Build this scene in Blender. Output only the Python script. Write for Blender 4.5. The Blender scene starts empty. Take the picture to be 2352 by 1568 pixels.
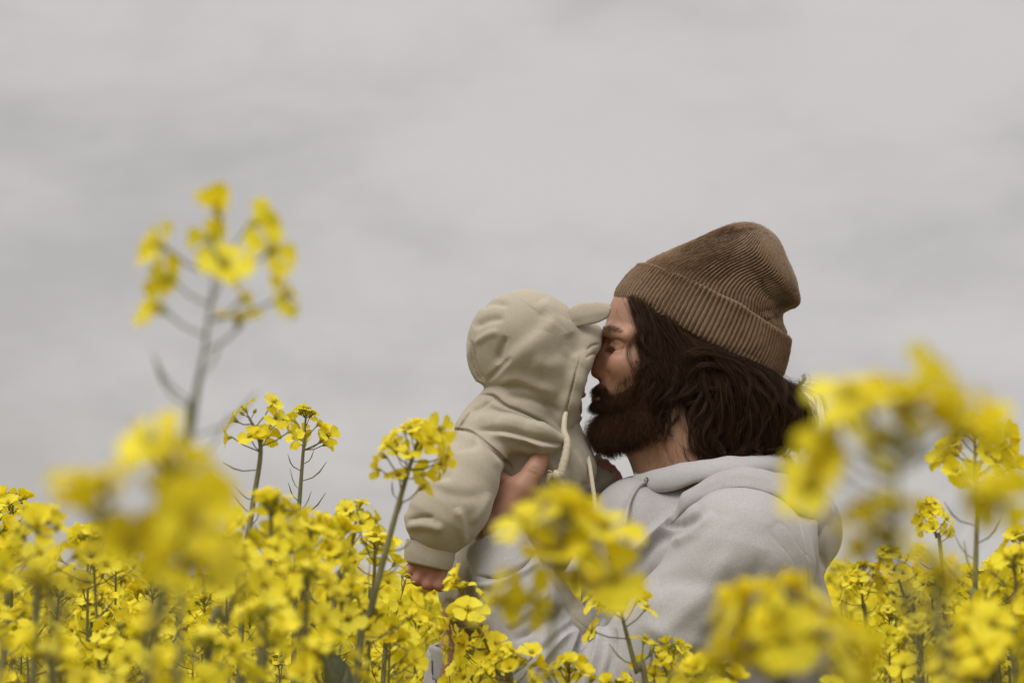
import bpy, math, random
import numpy as np
from mathutils import Vector, Matrix, Quaternion

R = math.radians
rng = np.random.default_rng(11)
random.seed(5)
scene = bpy.context.scene
col = scene.collection

# ------------------------------------------------------------------ camera
FPX, CU, CV = 4247.0, 1176.0, 784.0        # focal length and centre on a 2352 x 1568 sheet
DIST, HC, PITCH = 2.36, 1.36, R(7.3)       # camera to the couple, lens height, upward tilt
PXM = FPX / DIST                            # sheet units per metre at the couple
cam_d = bpy.data.cameras.new('camera')
cam = bpy.data.objects.new('camera', cam_d)
col.objects.link(cam)
cam.location = (0, -DIST, HC)
cam.rotation_euler = (R(90) + PITCH, 0, 0)
cam_d.sensor_width = 36.0
cam_d.lens = 36.0 * FPX / 2352.0
cam_d.clip_start = 0.02
cam_d.clip_end = 5000
cam_d.dof.use_dof = True
cam_d.dof.focus_distance = 2.27
cam_d.dof.aperture_fstop = 5.0
cam_d.dof.aperture_blades = 0
scene.camera = cam

# ------------------------------------------------------------------ overcast sky
world = bpy.data.worlds.new('World')
scene.world = world
world.use_nodes = True
SUN_EL, SUN_AZ = R(58), R(-150)            # azimuth of the veiled sun, from +Y clockwise


def build_world():
    nt = world.node_tree
    nt.nodes.clear()
    N = nt.nodes.new
    L = nt.links.new
    out = N('ShaderNodeOutputWorld')
    bg = N('ShaderNodeBackground')
    bg.inputs['Strength'].default_value = 0.1
    sky = N('ShaderNodeTexSky')
    sky.sky_type = 'NISHITA'
    sky.sun_disc = False
    sky.sun_elevation = SUN_EL
    sky.sun_rotation = SUN_AZ
    tc = N('ShaderNodeTexCoord')
    sep = N('ShaderNodeSeparateXYZ')
    L(tc.outputs['Generated'], sep.inputs[0])
    mp = N('ShaderNodeMapping')
    mp.inputs['Scale'].default_value = (3.0, 3.0, 6.5)
    mp.inputs['Rotation'].default_value = (0.0, R(5), 0.0)
    L(tc.outputs['Generated'], mp.inputs['Vector'])
    n1 = N('ShaderNodeTexNoise')
    n1.inputs['Scale'].default_value = 1.5
    n1.inputs['Detail'].default_value = 8
    n1.inputs['Roughness'].default_value = 0.6
    n1.inputs['Distortion'].default_value = 0.15
    L(mp.outputs[0], n1.inputs['Vector'])
    cr = N('ShaderNodeValToRGB')
    cr.color_ramp.interpolation = 'EASE'
    e = cr.color_ramp.elements
    e[0].position, e[1].position = 0.30, 0.68
    e[0].color = (4.22, 4.02, 3.92, 1)
    e[1].color = (5.50, 5.26, 5.12, 1)
    L(n1.outputs['Fac'], cr.inputs[0])
    # an overcast sky is brighter overhead than near the horizon
    mr = N('ShaderNodeMapRange')
    mr.interpolation_type = 'SMOOTHSTEP'
    mr.inputs['From Min'].default_value = 0.25
    mr.inputs['From Max'].default_value = 1.0
    mr.inputs['To Min'].default_value = 1.0
    mr.inputs['To Max'].default_value = 3.0
    L(sep.outputs['Z'], mr.inputs['Value'])
    mul = N('ShaderNodeVectorMath')
    mul.operation = 'SCALE'
    L(cr.outputs[0], mul.inputs[0])
    L(mr.outputs[0], mul.inputs['Scale'])
    mix = N('ShaderNodeMix')
    mix.data_type = 'RGBA'
    mix.inputs[0].default_value = 0.95
    L(sky.outputs[0], mix.inputs[6])
    L(mul.outputs[0], mix.inputs[7])
    L(mix.outputs[2], bg.inputs['Color'])
    L(bg.outputs[0], out.inputs['Surface'])


build_world()
sun_d = bpy.data.lights.new('sun', 'SUN')
sun_d.energy = 1.5
sun_d.angle = R(30)
sun_d.color = (1.0, 0.97, 0.93)
sun = bpy.data.objects.new('sun', sun_d)
col.objects.link(sun)
sun.location = (0, 0, 20)
_sd = Vector((math.sin(SUN_AZ) * math.cos(SUN_EL), math.cos(SUN_AZ) * math.cos(SUN_EL), math.sin(SUN_EL)))
sun.rotation_euler = _sd.to_track_quat('Z', 'Y').to_euler()

scene.view_settings.view_transform = 'Standard'
scene.view_settings.look = 'None'
scene.view_settings.exposure = 0.15
scene.view_settings.gamma = 1.0
scene.view_settings.use_curve_mapping = False
scene.render.engine = 'CYCLES'
scene.cycles.use_denoising = True
scene.cycles.max_bounces = 8
scene.cycles.transparent_max_bounces = 8
scene.cycles.caustics_reflective = False
scene.cycles.caustics_refractive = False

# ------------------------------------------------------------------ placing helpers
CP, SP = math.cos(PITCH), math.sin(PITCH)


def P(u, v, w=0.0):
    """point that the camera sees at (u, v), w/PXM metres behind (+) or before (-) the couple's plane"""
    a, b = (u - CU) / FPX, (CV - v) / FPX
    ray = np.array([a, CP - b * SP, SP + b * CP])
    t = (w / PXM + DIST) / ray[1]
    return np.array([0, -DIST, HC]) + t * ray


def PD(u, v, d):
    return P(u, v, (d - DIST) * PXM)


def RS(r, w=0.0):
    """sheet radius to metres at depth w"""
    return r / PXM * (DIST + w / PXM) / DIST


def proj(V):
    x, y, z = V[:, 0], V[:, 1] + DIST, V[:, 2] - HC
    f = y * CP + z * SP
    b = -y * SP + z * CP
    return np.stack([CU + FPX * x / f, CV - FPX * b / f], 1)


def catmull(pts, n):
    pts = np.asarray(pts, float)
    if len(pts) == 2:
        t = np.linspace(0, 1, n)[:, None]
        return pts[0] * (1 - t) + pts[1] * t
    p = np.vstack([2 * pts[0] - pts[1], pts, 2 * pts[-1] - pts[-2]])
    m = len(pts) - 1
    t = np.linspace(0, m - 1e-9, n)
    i = t.astype(int)
    f = (t - i)[:, None]
    a, b, c, d = p[i], p[i + 1], p[i + 2], p[i + 3]
    return 0.5 * (2 * b + (c - a) * f + (2 * a - 5 * b + 4 * c - d) * f ** 2 + (3 * b - a - 3 * c + d) * f ** 3)


# ------------------------------------------------------------------ object helpers
def tag(o, label=None, cat=None, group=None, kind=None):
    if label:
        o['label'] = label
    if cat:
        o['category'] = cat
    if group:
        o['group'] = group
    if kind:
        o['kind'] = kind
    return o


def mesh_obj(name, V, F, mats, parent=None, smooth=True, mat_idx=None, attrs=None):
    me = bpy.data.meshes.new(name)
    V = np.asarray(V, np.float32)
    if isinstance(F, np.ndarray):
        nf, k = F.shape
        me.vertices.add(len(V))
        me.vertices.foreach_set('co', V.ravel())
        me.loops.add(nf * k)
        me.loops.foreach_set('vertex_index', F.astype(np.int32).ravel())
        me.polygons.add(nf)
        me.polygons.foreach_set('loop_start', np.arange(0, nf * k, k, dtype=np.int32))
        me.polygons.foreach_set('loop_total', np.full(nf, k, np.int32))
        me.update(calc_edges=True)
        me.validate()
    else:
        me.from_pydata([tuple(map(float, v)) for v in V], [], [tuple(map(int, f)) for f in F])
    for m in (mats if isinstance(mats, (list, tuple)) else [mats]):
        me.materials.append(m)
    if smooth:
        me.polygons.foreach_set('use_smooth', np.ones(len(me.polygons), bool))
    if mat_idx is not None and len(mat_idx) == len(me.polygons):
        me.polygons.foreach_set('material_index', np.asarray(mat_idx, np.int32))
    for an, (ty, arr) in (attrs or {}).items():
        a = me.attributes.new(an, ty, 'POINT')
        if ty == 'FLOAT':
            a.data.foreach_set('value', np.asarray(arr, np.float32).ravel())
        elif ty == 'FLOAT_VECTOR':
            a.data.foreach_set('vector', np.asarray(arr, np.float32).ravel())
    me.update()
    return link(name, me, parent)


def link(name, data, parent=None):
    o = bpy.data.objects.new(name, data)
    col.objects.link(o)
    if parent is not None:
        o.parent = parent
        if parent.parent is None:          # parts are built in world coordinates
            o.matrix_parent_inverse = Matrix.Translation(-parent.location)
    return o


def empty(name, loc):
    o = bpy.data.objects.new(name, None)
    o.location = loc
    o.empty_display_size = 0.05
    col.objects.link(o)
    return o


# ------------------------------------------------------------------ signed distance sculpting
class Clay:
    def __init__(self, xs, ys, zs, far=0.06):
        self.a = [np.asarray(xs, np.float32), np.asarray(ys, np.float32), np.asarray(zs, np.float32)]
        self.far = far
        self.D = np.full([len(q) for q in self.a], far, np.float32)

    def box(self, lo, hi, m):
        sl = []
        for q, l, h in zip(self.a, lo, hi):
            i0 = max(0, int(np.searchsorted(q, l - m)) - 1)
            i1 = min(len(q), int(np.searchsorted(q, h + m)) + 1)
            sl.append(slice(i0, max(i1, i0)))
        g = [q[s] for q, s in zip(self.a, sl)]
        return tuple(sl), (g[0][:, None, None], g[1][None, :, None], g[2][None, None, :])

    def blend(self, sl, d, k, op):
        A = self.D[sl]
        if A.size == 0:
            return
        if op == '+':
            if k > 0:
                h = np.clip(0.5 + 0.5 * (A - d) / k, 0, 1)
                self.D[sl] = A + (d - A) * h - k * h * (1 - h)
            else:
                self.D[sl] = np.minimum(A, d)
        else:
            if k > 0:
                h = np.clip(0.5 - 0.5 * (A + d) / k, 0, 1)
                self.D[sl] = A + (-d - A) * h + k * h * (1 - h)
            else:
                self.D[sl] = np.maximum(A, -d)

    def cone(self, a, b, ra, rb, k=0.01, op='+', sy=1.0):
        a = np.asarray(a, float)
        b = np.asarray(b, float)
        lo = np.minimum(a - ra, b - rb)
        hi = np.maximum(a + ra, b + rb)
        sl, (x, y, z) = self.box(lo, hi, k + 0.03)
        ba = b - a
        px, py, pz = x - a[0], (y - a[1]) , z - a[2]
        L2 = float(ba @ ba) + 1e-12
        h = np.clip((px * ba[0] + py * ba[1] + pz * ba[2]) / L2, 0, 1).astype(np.float32)
        d = np.sqrt((px - h * ba[0]) ** 2 + ((py - h * ba[1]) / sy) ** 2 + (pz - h * ba[2]) ** 2) - (ra + h * (rb - ra))
        self.blend(sl, d.astype(np.float32), k, op)

    def ell(self, c, r, k=0.01, op='+', rot=0.0, rotx=0.0):
        """ellipsoid; rot turns it in the picture plane (x towards z), rotx about x"""
        c = np.asarray(c, float)
        r = np.asarray(r, float)
        m = r.max()
        sl, (x, y, z) = self.box(c - m, c + m, k + 0.03)
        px, py, pz = x - c[0], y - c[1], z - c[2]
        if rotx:
            cs, sn = math.cos(rotx), math.sin(rotx)
            py, pz = cs * py + sn * pz, -sn * py + cs * pz
        if rot:
            cs, sn = math.cos(rot), math.sin(rot)
            px, pz = cs * px + sn * pz, -sn * px + cs * pz
        k0 = np.sqrt((px / r[0]) ** 2 + (py / r[1]) ** 2 + (pz / r[2]) ** 2)
        k1 = np.sqrt((px / r[0] ** 2) ** 2 + (py / r[1] ** 2) ** 2 + (pz / r[2] ** 2) ** 2) + 1e-9
        self.blend(sl, (k0 * (k0 - 1) / k1).astype(np.float32), k, op)

    def join(self, other, k):
        self.blend((slice(None),) * 3, other.D, k / PXM, '+')

    # the same with sheet coordinates (u, v, depth) and radii
    def pc(self, a, b, ra, rb, k=18, op='+', sy=1.0):
        self.cone(P(*a), P(*b), RS(ra, a[2]), RS(rb, b[2]), k / PXM, op, sy)

    def chain(self, pts, k=18, op='+', sy=1.0):
        for p, q in zip(pts[:-1], pts[1:]):
            self.pc(p[:3], q[:3], p[3], q[3], k, op, sy)

    def pe(self, c, r, k=18, op='+', rot=0.0, rotx=0.0):
        self.ell(P(*c), [RS(q, c[2]) for q in (r[0], r[2], r[1])], k / PXM, op, rot, rotx)

    def mesh(self, smooth=0):
        D = self.D
        xs, ys, zs = self.a
        S = D < 0
        c = np.zeros([n - 1 for n in D.shape], np.int8)
        offs = [(i, j, k) for i in (0, 1) for j in (0, 1) for k in (0, 1)]
        nx, ny, nz = D.shape
        for i, j, k in offs:
            c += S[i:nx - 1 + i, j:ny - 1 + j, k:nz - 1 + k]
        I = np.argwhere((c > 0) & (c < 8))
        idx = np.full(c.shape, -1, np.int32)
        idx[I[:, 0], I[:, 1], I[:, 2]] = np.arange(len(I))
        vals = np.stack([D[I[:, 0] + i, I[:, 1] + j, I[:, 2] + k] for i, j, k in offs], 1)
        acc = np.zeros((len(I), 3))
        cnt = np.zeros(len(I))
        for e0 in range(8):
            for e1 in range(e0 + 1, 8):
                o0, o1 = np.array(offs[e0]), np.array(offs[e1])
                if abs(o0 - o1).sum() != 1:
                    continue
                a, b = vals[:, e0], vals[:, e1]
                m = (a < 0) != (b < 0)
                t = np.where(m, a / np.where(a == b, 1, a - b), 0)
                acc += np.where(m[:, None], o0 + t[:, None] * (o1 - o0), 0)
                cnt += m
        fr = acc / cnt[:, None]
        V = np.stack([q[I[:, n]] + fr[:, n] * (q[I[:, n] + 1] - q[I[:, n]]) for n, q in enumerate((xs, ys, zs))], 1)
        Q = []
        for ax in range(3):
            s0 = [slice(None)] * 3
            s1 = [slice(None)] * 3
            s0[ax], s1[ax] = slice(0, -1), slice(1, None)
            A, B = S[tuple(s0)], S[tuple(s1)]
            E = np.argwhere(A != B)
            o = [n for n in range(3) if n != ax]
            ok = np.ones(len(E), bool)
            for n in o:
                ok &= (E[:, n] >= 1) & (E[:, n] < c.shape[n])
            E = E[ok]
            flip = A[E[:, 0], E[:, 1], E[:, 2]]
            def cell(d1, d2):
                q = E.copy()
                q[:, o[0]] += d1
                q[:, o[1]] += d2
                return idx[q[:, 0], q[:, 1], q[:, 2]]
            quad = np.stack([cell(-1, -1), cell(0, -1), cell(0, 0), cell(-1, 0)], 1)
            if ax == 1:
                flip = ~flip
            quad = np.where(flip[:, None], quad, quad[:, ::-1])
            Q.append(quad)
        F = np.vstack(Q)
        F = F[(F >= 0).all(1)]
        for _ in range(smooth):
            V = relax(V, F, 0.5)
        return V, F


def relax(V, F, f):
    s = np.zeros_like(V)
    n = np.zeros(len(V))
    k = F.shape[1]
    for a in range(k):
        b = (a + 1) % k
        for c in range(3):
            s[:, c] += np.bincount(F[:, a], V[F[:, b], c], len(V)) + np.bincount(F[:, b], V[F[:, a], c], len(V))
        n += np.bincount(F[:, a], minlength=len(V)) + np.bincount(F[:, b], minlength=len(V))
    n[n == 0] = 1
    return V + f * (s / n[:, None] - V)


def subdivide(V, F):
    n = len(V)
    a = F
    b = np.roll(F, -1, 1)
    E = np.sort(np.stack([a, b], -1).reshape(-1, 2), 1)
    key = E[:, 0].astype(np.int64) * n + E[:, 1]
    uq, inv = np.unique(key, return_inverse=True)
    mid = (V[uq // n] + V[uq % n]) / 2
    m = (inv + n).reshape(F.shape)
    c = np.arange(len(F)) + n + len(uq)
    V2 = np.vstack([V, mid, V[F].mean(1)])
    F2 = np.concatenate([np.stack([F[:, i], m[:, i], c, m[:, i - 1]], 1) for i in range(4)])
    return V2, F2


def normals(V, F):
    a, b, c = V[F[:, 0]], V[F[:, 1]], V[F[:, 2]]
    fn = np.cross(b - a, c - a)
    if F.shape[1] == 4:
        fn = fn + np.cross(c - a, V[F[:, 3]] - a)
    Nn = np.zeros_like(V)
    for k in range(F.shape[1]):
        for q in range(3):
            Nn[:, q] += np.bincount(F[:, k], fn[:, q], len(V))
    return Nn / (np.linalg.norm(Nn, axis=1, keepdims=True) + 1e-12)


def fold(V, N, poly, width, height, kind='r', both=False, taper=True, lim=None):
    """raise or sink the cloth along a line: r ridge, g groove, s step (one side over the other)"""
    UV = proj(V)
    C = catmull(poly, max(12, 10 * len(poly)))
    reach = width * 4
    m = (UV[:, 0] > C[:, 0].min() - reach) & (UV[:, 0] < C[:, 0].max() + reach) & \
        (UV[:, 1] > C[:, 1].min() - reach) & (UV[:, 1] < C[:, 1].max() + reach)
    if not both:
        m &= N[:, 1] < 0.25
    if lim is not None:
        m &= lim(V)
    i = np.nonzero(m)[0]
    if len(i) == 0:
        return V
    q = UV[i]
    best = np.full(len(i), 1e9)
    sgn = np.zeros(len(i))
    par = np.zeros(len(i))
    for s in range(len(C) - 1):
        a, b = C[s], C[s + 1]
        ab = b - a
        t = np.clip(((q - a) @ ab) / (ab @ ab + 1e-9), 0, 1)
        dv = q - a - t[:, None] * ab
        d = np.hypot(dv[:, 0], dv[:, 1])
        up = d < best
        best[up] = d[up]
        sgn[up] = np.sign(ab[0] * dv[up, 1] - ab[1] * dv[up, 0])
        par[up] = (s + t[up]) / (len(C) - 1)
    tp = np.clip(np.sin(np.pi * np.clip(par, 0.0, 1)) * 1.6, 0, 1) if taper else 1.0
    if kind == 'r':
        f = np.exp(-(best / width) ** 2)
    elif kind == 'g':
        f = -np.exp(-(best / width) ** 2)
    else:
        s = sgn * best / width
        f = np.tanh(s * 1.5) * np.exp(-(np.abs(s) / 2.2) ** 2)
    face = 1.0 if both else np.clip(0.25 - N[i, 1], 0, 0.4) / 0.4
    V = V.copy()
    V[i] += N[i] * (f * tp * face * height / PXM)[:, None]
    return V


def vnoise(V, sc, seed=0, octv=2):
    """cheap smooth value noise for cloth and skin unevenness"""
    r = np.random.default_rng(seed)
    out = np.zeros(len(V))
    amp = 1.0
    for o in range(octv):
        T = r.random((32, 32, 32))
        q = V * sc * 2 ** o + 100.0
        i = np.floor(q).astype(int)
        f = q - i
        f = f * f * (3 - 2 * f)
        i = i % 32
        j = (i + 1) % 32
        v = 0
        for a in (0, 1):
            for b in (0, 1):
                for c in (0, 1):
                    w = (f[:, 0] if a else 1 - f[:, 0]) * (f[:, 1] if b else 1 - f[:, 1]) * (f[:, 2] if c else 1 - f[:, 2])
                    v = v + w * T[(j if a else i)[:, 0], (j if b else i)[:, 1], (j if c else i)[:, 2]]
        out += amp * (v - 0.5)
        amp *= 0.5
    return out


# ------------------------------------------------------------------ tubes and lofts
def tube_np(path, rad, k=6, cap=True):
    path = np.asarray(path, float)
    n = len(path)
    rad = np.broadcast_to(np.asarray(rad, float), (n,))
    T = np.gradient(path, axis=0)
    T /= np.linalg.norm(T, axis=1, keepdims=True) + 1e-12
    ref = np.array([0.0, 0, 1]) if abs(T[0][2]) < 0.9 else np.array([1.0, 0, 0])
    V = []
    nrm = np.cross(T[0], ref)
    nrm /= np.linalg.norm(nrm)
    for i in range(n):
        nrm = nrm - T[i] * (nrm @ T[i])
        nrm /= np.linalg.norm(nrm) + 1e-12
        bn = np.cross(T[i], nrm)
        a = np.arange(k) * 2 * np.pi / k
        V.append(path[i] + rad[i] * (np.cos(a)[:, None] * nrm + np.sin(a)[:, None] * bn))
    V = np.vstack(V)
    F = []
    for i in range(n - 1):
        for j in range(k):
            F.append((i * k + j, i * k + (j + 1) % k, (i + 1) * k + (j + 1) % k, (i + 1) * k + j))
    if cap:
        F.append(tuple(range(k - 1, -1, -1)))
        F.append(tuple((n - 1) * k + j for j in range(k)))
    return V, F


class MB:
    """collects pieces of ONE part"""
    def __init__(self):
        self.V, self.F, self.M, self.n = [], [], [], 0

    def add(self, V, F, m=0):
        self.V.append(np.asarray(V, float))
        for f in F:
            self.F.append(tuple(int(i) + self.n for i in f))
            self.M.append(m)
        self.n += len(V)

    def tube(self, path, rad, k=6, m=0, cap=True):
        self.add(*tube_np(path, rad, k, cap), m=m)

    def mesh(self, name, mats, smooth=True):
        me = bpy.data.meshes.new(name)
        me.from_pydata([tuple(map(float, v)) for v in np.vstack(self.V)], [], self.F)
        for m in mats:
            me.materials.append(m)
        me.polygons.foreach_set('material_index', np.asarray(self.M, np.int32))
        if smooth:
            me.polygons.foreach_set('use_smooth', np.ones(len(me.polygons), bool))
        me.update()
        return me


def loft(rows, n, ribs=0, depth=0.0, sq=2.0):
    """rows of (F, B, wc, hw, off): silhouette ends on the sheet, depth centre, depth half width, outward offset"""
    a = np.arange(n) * 2 * np.pi / n
    ca, sa = np.cos(a), np.sin(a)
    ex = 2.0 / sq
    ca = np.sign(ca) * np.abs(ca) ** ex
    sa = np.sign(sa) * np.abs(sa) ** ex
    V = []
    for Fp, Bp, wc, hw, off in rows:
        f, b = P(Fp[0], Fp[1], wc), P(Bp[0], Bp[1], wc)
        c, hx = (f + b) / 2, (f - b) / 2
        L = np.linalg.norm(hx) + 1e-9
        hwm = RS(hw, wc)
        o = off / PXM
        if ribs:
            q = np.abs(np.sin(a * ribs / 2.0)) ** 0.7
            o = o + depth / PXM * (q - 0.6)
        V.append(c + (ca * (L + o))[:, None] * (hx / L) + (sa * (hwm + o))[:, None] * np.array([0, -1.0, 0]))
    V = np.vstack(V)
    m = len(rows)
    i = np.arange(m - 1)[:, None] * n
    j = np.arange(n)[None, :]
    j2 = (j + 1) % n
    F = np.stack([(i + j), (i + j2), (i + n + j2), (i + n + j)], -1).reshape(-1, 4)
    return V, F


def strip(low, up, thick, n=90, k=14, bulge=0.0):
    """padded band of cloth between a lower and an upper edge (sheet points with depth)"""
    A = np.array([P(*q) for q in catmull(low, n)])
    B = np.array([P(*q) for q in catmull(up, n)])
    mid = (A + B) / 2
    T = np.gradient(mid, axis=0)
    T /= np.linalg.norm(T, axis=1, keepdims=True)
    W = B - A
    L = np.linalg.norm(W, axis=1, keepdims=True)
    Nn = np.cross(W / L, T)
    Nn /= np.linalg.norm(Nn, axis=1, keepdims=True)
    cen = mid.mean(0)
    if (Nn * (mid - cen)).sum() < 0:
        Nn = -Nn
    V = []
    a = np.arange(k) * 2 * np.pi / k
    for i in range(n):
        e = min(1.0, 0.25 + 6 * min(i, n - 1 - i) / n)
        for t in a:
            c, s_ = math.cos(t), math.sin(t)
            x = np.sign(c) * abs(c) ** 0.8
            out = (np.sign(s_) * abs(s_) ** 0.7) * thick / PXM * 0.5 * e
            out += bulge / PXM * (1 - x * x) * (1 if s_ >= 0 else 0.6) * e
            V.append(mid[i] + W[i] * 0.5 * x + Nn[i] * out)
    i = np.arange(n - 1)[:, None] * k
    j = np.arange(k)[None, :]
    F = np.stack([i + j, i + (j + 1) % k, i + k + (j + 1) % k, i + k + j], -1).reshape(-1, 4)
    return np.array(V), F


# ------------------------------------------------------------------ materials
def new_mat(name):
    m = bpy.data.materials.new(name)
    m.use_nodes = True
    nt = m.node_tree
    b = nt.nodes['Principled BSDF']
    return m, nt, b


def _noise(nt, scale, detail=4, rough=0.55, vec=None, mapping=None):
    n = nt.nodes.new('ShaderNodeTexNoise')
    n.inputs['Scale'].default_value = scale
    n.inputs['Detail'].default_value = detail
    n.inputs['Roughness'].default_value = rough
    tc = nt.nodes.new('ShaderNodeTexCoord')
    src = tc.outputs['Object']
    if mapping:
        mp = nt.nodes.new('ShaderNodeMapping')
        mp.inputs['Scale'].default_value = mapping
        nt.links.new(src, mp.inputs[0])
        src = mp.outputs[0]
    nt.links.new(src, n.inputs['Vector'])
    return n


def _ramp(nt, fac, stops):
    r = nt.nodes.new('ShaderNodeValToRGB')
    e = r.color_ramp.elements
    while len(e) < len(stops):
        e.new(0.5)
    for el, (p, c) in zip(e, stops):
        el.position = p
        el.color = (*c, 1)
    nt.links.new(fac, r.inputs[0])
    return r


def _bump(nt, b, h, strength, dist):
    bm = nt.nodes.new('ShaderNodeBump')
    bm.inputs['Strength'].default_value = strength
    bm.inputs['Distance'].default_value = dist
    nt.links.new(h, bm.inputs['Height'])
    nt.links.new(bm.outputs[0], b.inputs['Normal'])
    return bm


def cloth(name, c0, c1, scale, mapping=None, bump=0.3, fleck=None, sheen=0.15):
    m, nt, b = new_mat(name)
    n = _noise(nt, scale, 5, 0.65, mapping=mapping)
    stops = [(0.30, c0), (0.70, c1)]
    if fleck:
        stops = [(0.26, fleck), (0.40, c0), (0.70, c1)]
    r = _ramp(nt, n.outputs['Fac'], stops)
    big = _noise(nt, 7, 3)
    mx = nt.nodes.new('ShaderNodeMix')
    mx.data_type = 'RGBA'
    mx.blend_type = 'MULTIPLY'
    mx.inputs[0].default_value = 1
    r2 = _ramp(nt, big.outputs['Fac'], [(0.3, (0.93, 0.93, 0.92)), (0.7, (1, 1, 1))])
    nt.links.new(r.outputs[0], mx.inputs[6])
    nt.links.new(r2.outputs[0], mx.inputs[7])
    nt.links.new(mx.outputs[2], b.inputs['Base Color'])
    b.inputs['Roughness'].default_value = 0.95
    b.inputs['Specular IOR Level'].default_value = 0.12
    b.inputs['Sheen Weight'].default_value = sheen
    b.inputs['Sheen Roughness'].default_value = 0.6
    f = _noise(nt, 900, 2)
    ad = nt.nodes.new('ShaderNodeMath')
    ad.operation = 'ADD'
    nt.links.new(n.outputs['Fac'], ad.inputs[0])
    nt.links.new(f.outputs['Fac'], ad.inputs[1])
    _bump(nt, b, ad.outputs[0], bump, 0.0012)
    return m


def plain(name, c, rough=0.7, var=0.15, scale=40, spec=0.3, metal=0.0):
    m, nt, b = new_mat(name)
    n = _noise(nt, scale, 4)
    lo = tuple(q * (1 - var) for q in c)
    hi = tuple(min(1, q * (1 + var)) for q in c)
    r = _ramp(nt, n.outputs['Fac'], [(0.3, lo), (0.7, hi)])
    nt.links.new(r.outputs[0], b.inputs['Base Color'])
    b.inputs['Roughness'].default_value = rough
    b.inputs['Specular IOR Level'].default_value = spec
    b.inputs['Metallic'].default_value = metal
    return m


def skin_mat(name, c, red):
    m, nt, b = new_mat(name)
    n = _noise(nt, 45, 5, 0.6)
    r = _ramp(nt, n.outputs['Fac'], [(0.28, tuple(q * 0.92 for q in c)), (0.72, tuple(q * 1.06 for q in c))])
    at = nt.nodes.new('ShaderNodeAttribute')
    at.attribute_name = 'flush'
    mx = nt.nodes.new('ShaderNodeMix')
    mx.data_type = 'RGBA'
    nt.links.new(at.outputs['Fac'], mx.inputs[0])
    nt.links.new(r.outputs[0], mx.inputs[6])
    mx.inputs[7].default_value = (*red, 1)
    nt.links.new(mx.outputs[2], b.inputs['Base Color'])
    b.inputs['Roughness'].default_value = 0.52
    b.inputs['Specular IOR Level'].default_value = 0.35
    b.inputs['Subsurface Weight'].default_value = 0.12
    b.inputs['Subsurface Radius'].default_value = (1.0, 0.4, 0.2)
    b.inputs['Subsurface Scale'].default_value = 0.004
    f = _noise(nt, 520, 3, 0.6)
    _bump(nt, b, f.outputs['Fac'], 0.25, 0.0008)
    return m


def hair_mat(name, c, tip, rough=0.35, ex=3.0):
    m, nt, b = new_mat(name)
    hi = nt.nodes.new('ShaderNodeHairInfo')
    ml = nt.nodes.new('ShaderNodeMath')
    ml.operation = 'POWER'
    ml.inputs[1].default_value = ex
    nt.links.new(hi.outputs['Random'], ml.inputs[0])
    mx = nt.nodes.new('ShaderNodeMix')
    mx.data_type = 'RGBA'
    mx.inputs[6].default_value = (*c, 1)
    mx.inputs[7].default_value = (*tip, 1)
    nt.links.new(ml.outputs[0], mx.inputs[0])
    nt.links.new(mx.outputs[2], b.inputs['Base Color'])
    b.inputs['Roughness'].default_value = rough
    b.inputs['Specular IOR Level'].default_value = 0.32
    b.inputs['Specular Tint'].default_value = (0.75, 0.5, 0.36, 1)
    return m


def strands(name, pts, r0, r1, mat, parent):
    """pts: (n, m, 3) strand points, one hair object"""
    n, m, _ = pts.shape
    cu = bpy.data.hair_curves.new(name)
    cu.add_curves([m] * n)
    cu.attributes['position'].data.foreach_set('vector', pts.astype(np.float32).ravel())
    ra = cu.attributes.get('radius') or cu.attributes.new('radius', 'FLOAT', 'POINT')
    t = np.linspace(0, 1, m)
    ra.data.foreach_set('value', np.tile(r0 + (r1 - r0) * t ** 1.5, n).astype(np.float32))
    cu.materials.append(mat)
    return link(name, cu, parent)


M = {}
M['skin'] = skin_mat('skin', (0.37, 0.205, 0.135), (0.36, 0.125, 0.085))
M['baby_skin'] = skin_mat('baby_skin', (0.40, 0.20, 0.145), (0.42, 0.16, 0.12))
M['hair'] = hair_mat('dark_brown_hair', (0.009, 0.0052, 0.0037), (0.095, 0.046, 0.024), 0.33)
M['beard'] = hair_mat('brown_beard', (0.0075, 0.0044, 0.0031), (0.105, 0.043, 0.018), 0.42, 2.2)
M['beanie'] = cloth('brown_wool', (0.150, 0.089, 0.047), (0.228, 0.140, 0.075), 420, bump=0.5, sheen=0.3)
M['grey'] = cloth('heather_grey_fleece', (0.352, 0.337, 0.334), (0.478, 0.460, 0.456), 620, (1, 1, 2.2), 0.35,
                  fleck=(0.19, 0.183, 0.188))
M['grey_rib'] = cloth('grey_rib_knit', (0.385, 0.375, 0.378), (0.455, 0.443, 0.446), 420, bump=0.3)
M['sage'] = cloth('sage_beige_fleece', (0.368, 0.327, 0.252), (0.424, 0.378, 0.294), 260, (1, 1, 1.6), 0.22)
M['sage_rib'] = cloth('sage_rib_knit', (0.38, 0.340, 0.270), (0.43, 0.386, 0.308), 300, bump=0.25)
M['cord'] = cloth('cotton_cord', (0.56, 0.49, 0.36), (0.66, 0.58, 0.44), 900, (1, 1, 0.4), 0.6)
M['grey_cord'] = cloth('grey_cotton_cord', (0.36, 0.345, 0.34), (0.44, 0.42, 0.415), 900, bump=0.6)
M['navy'] = cloth('navy_tape', (0.012, 0.017, 0.035), (0.025, 0.03, 0.06), 600)
M['eyelet'] = plain('brass_eyelet', (0.28, 0.22, 0.13), 0.4, metal=1.0)
M['jeans'] = cloth('dark_denim', (0.02, 0.025, 0.04), (0.045, 0.05, 0.075), 500)
M['shoe'] = plain('brown_leather', (0.10, 0.06, 0.035), 0.5)


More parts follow.
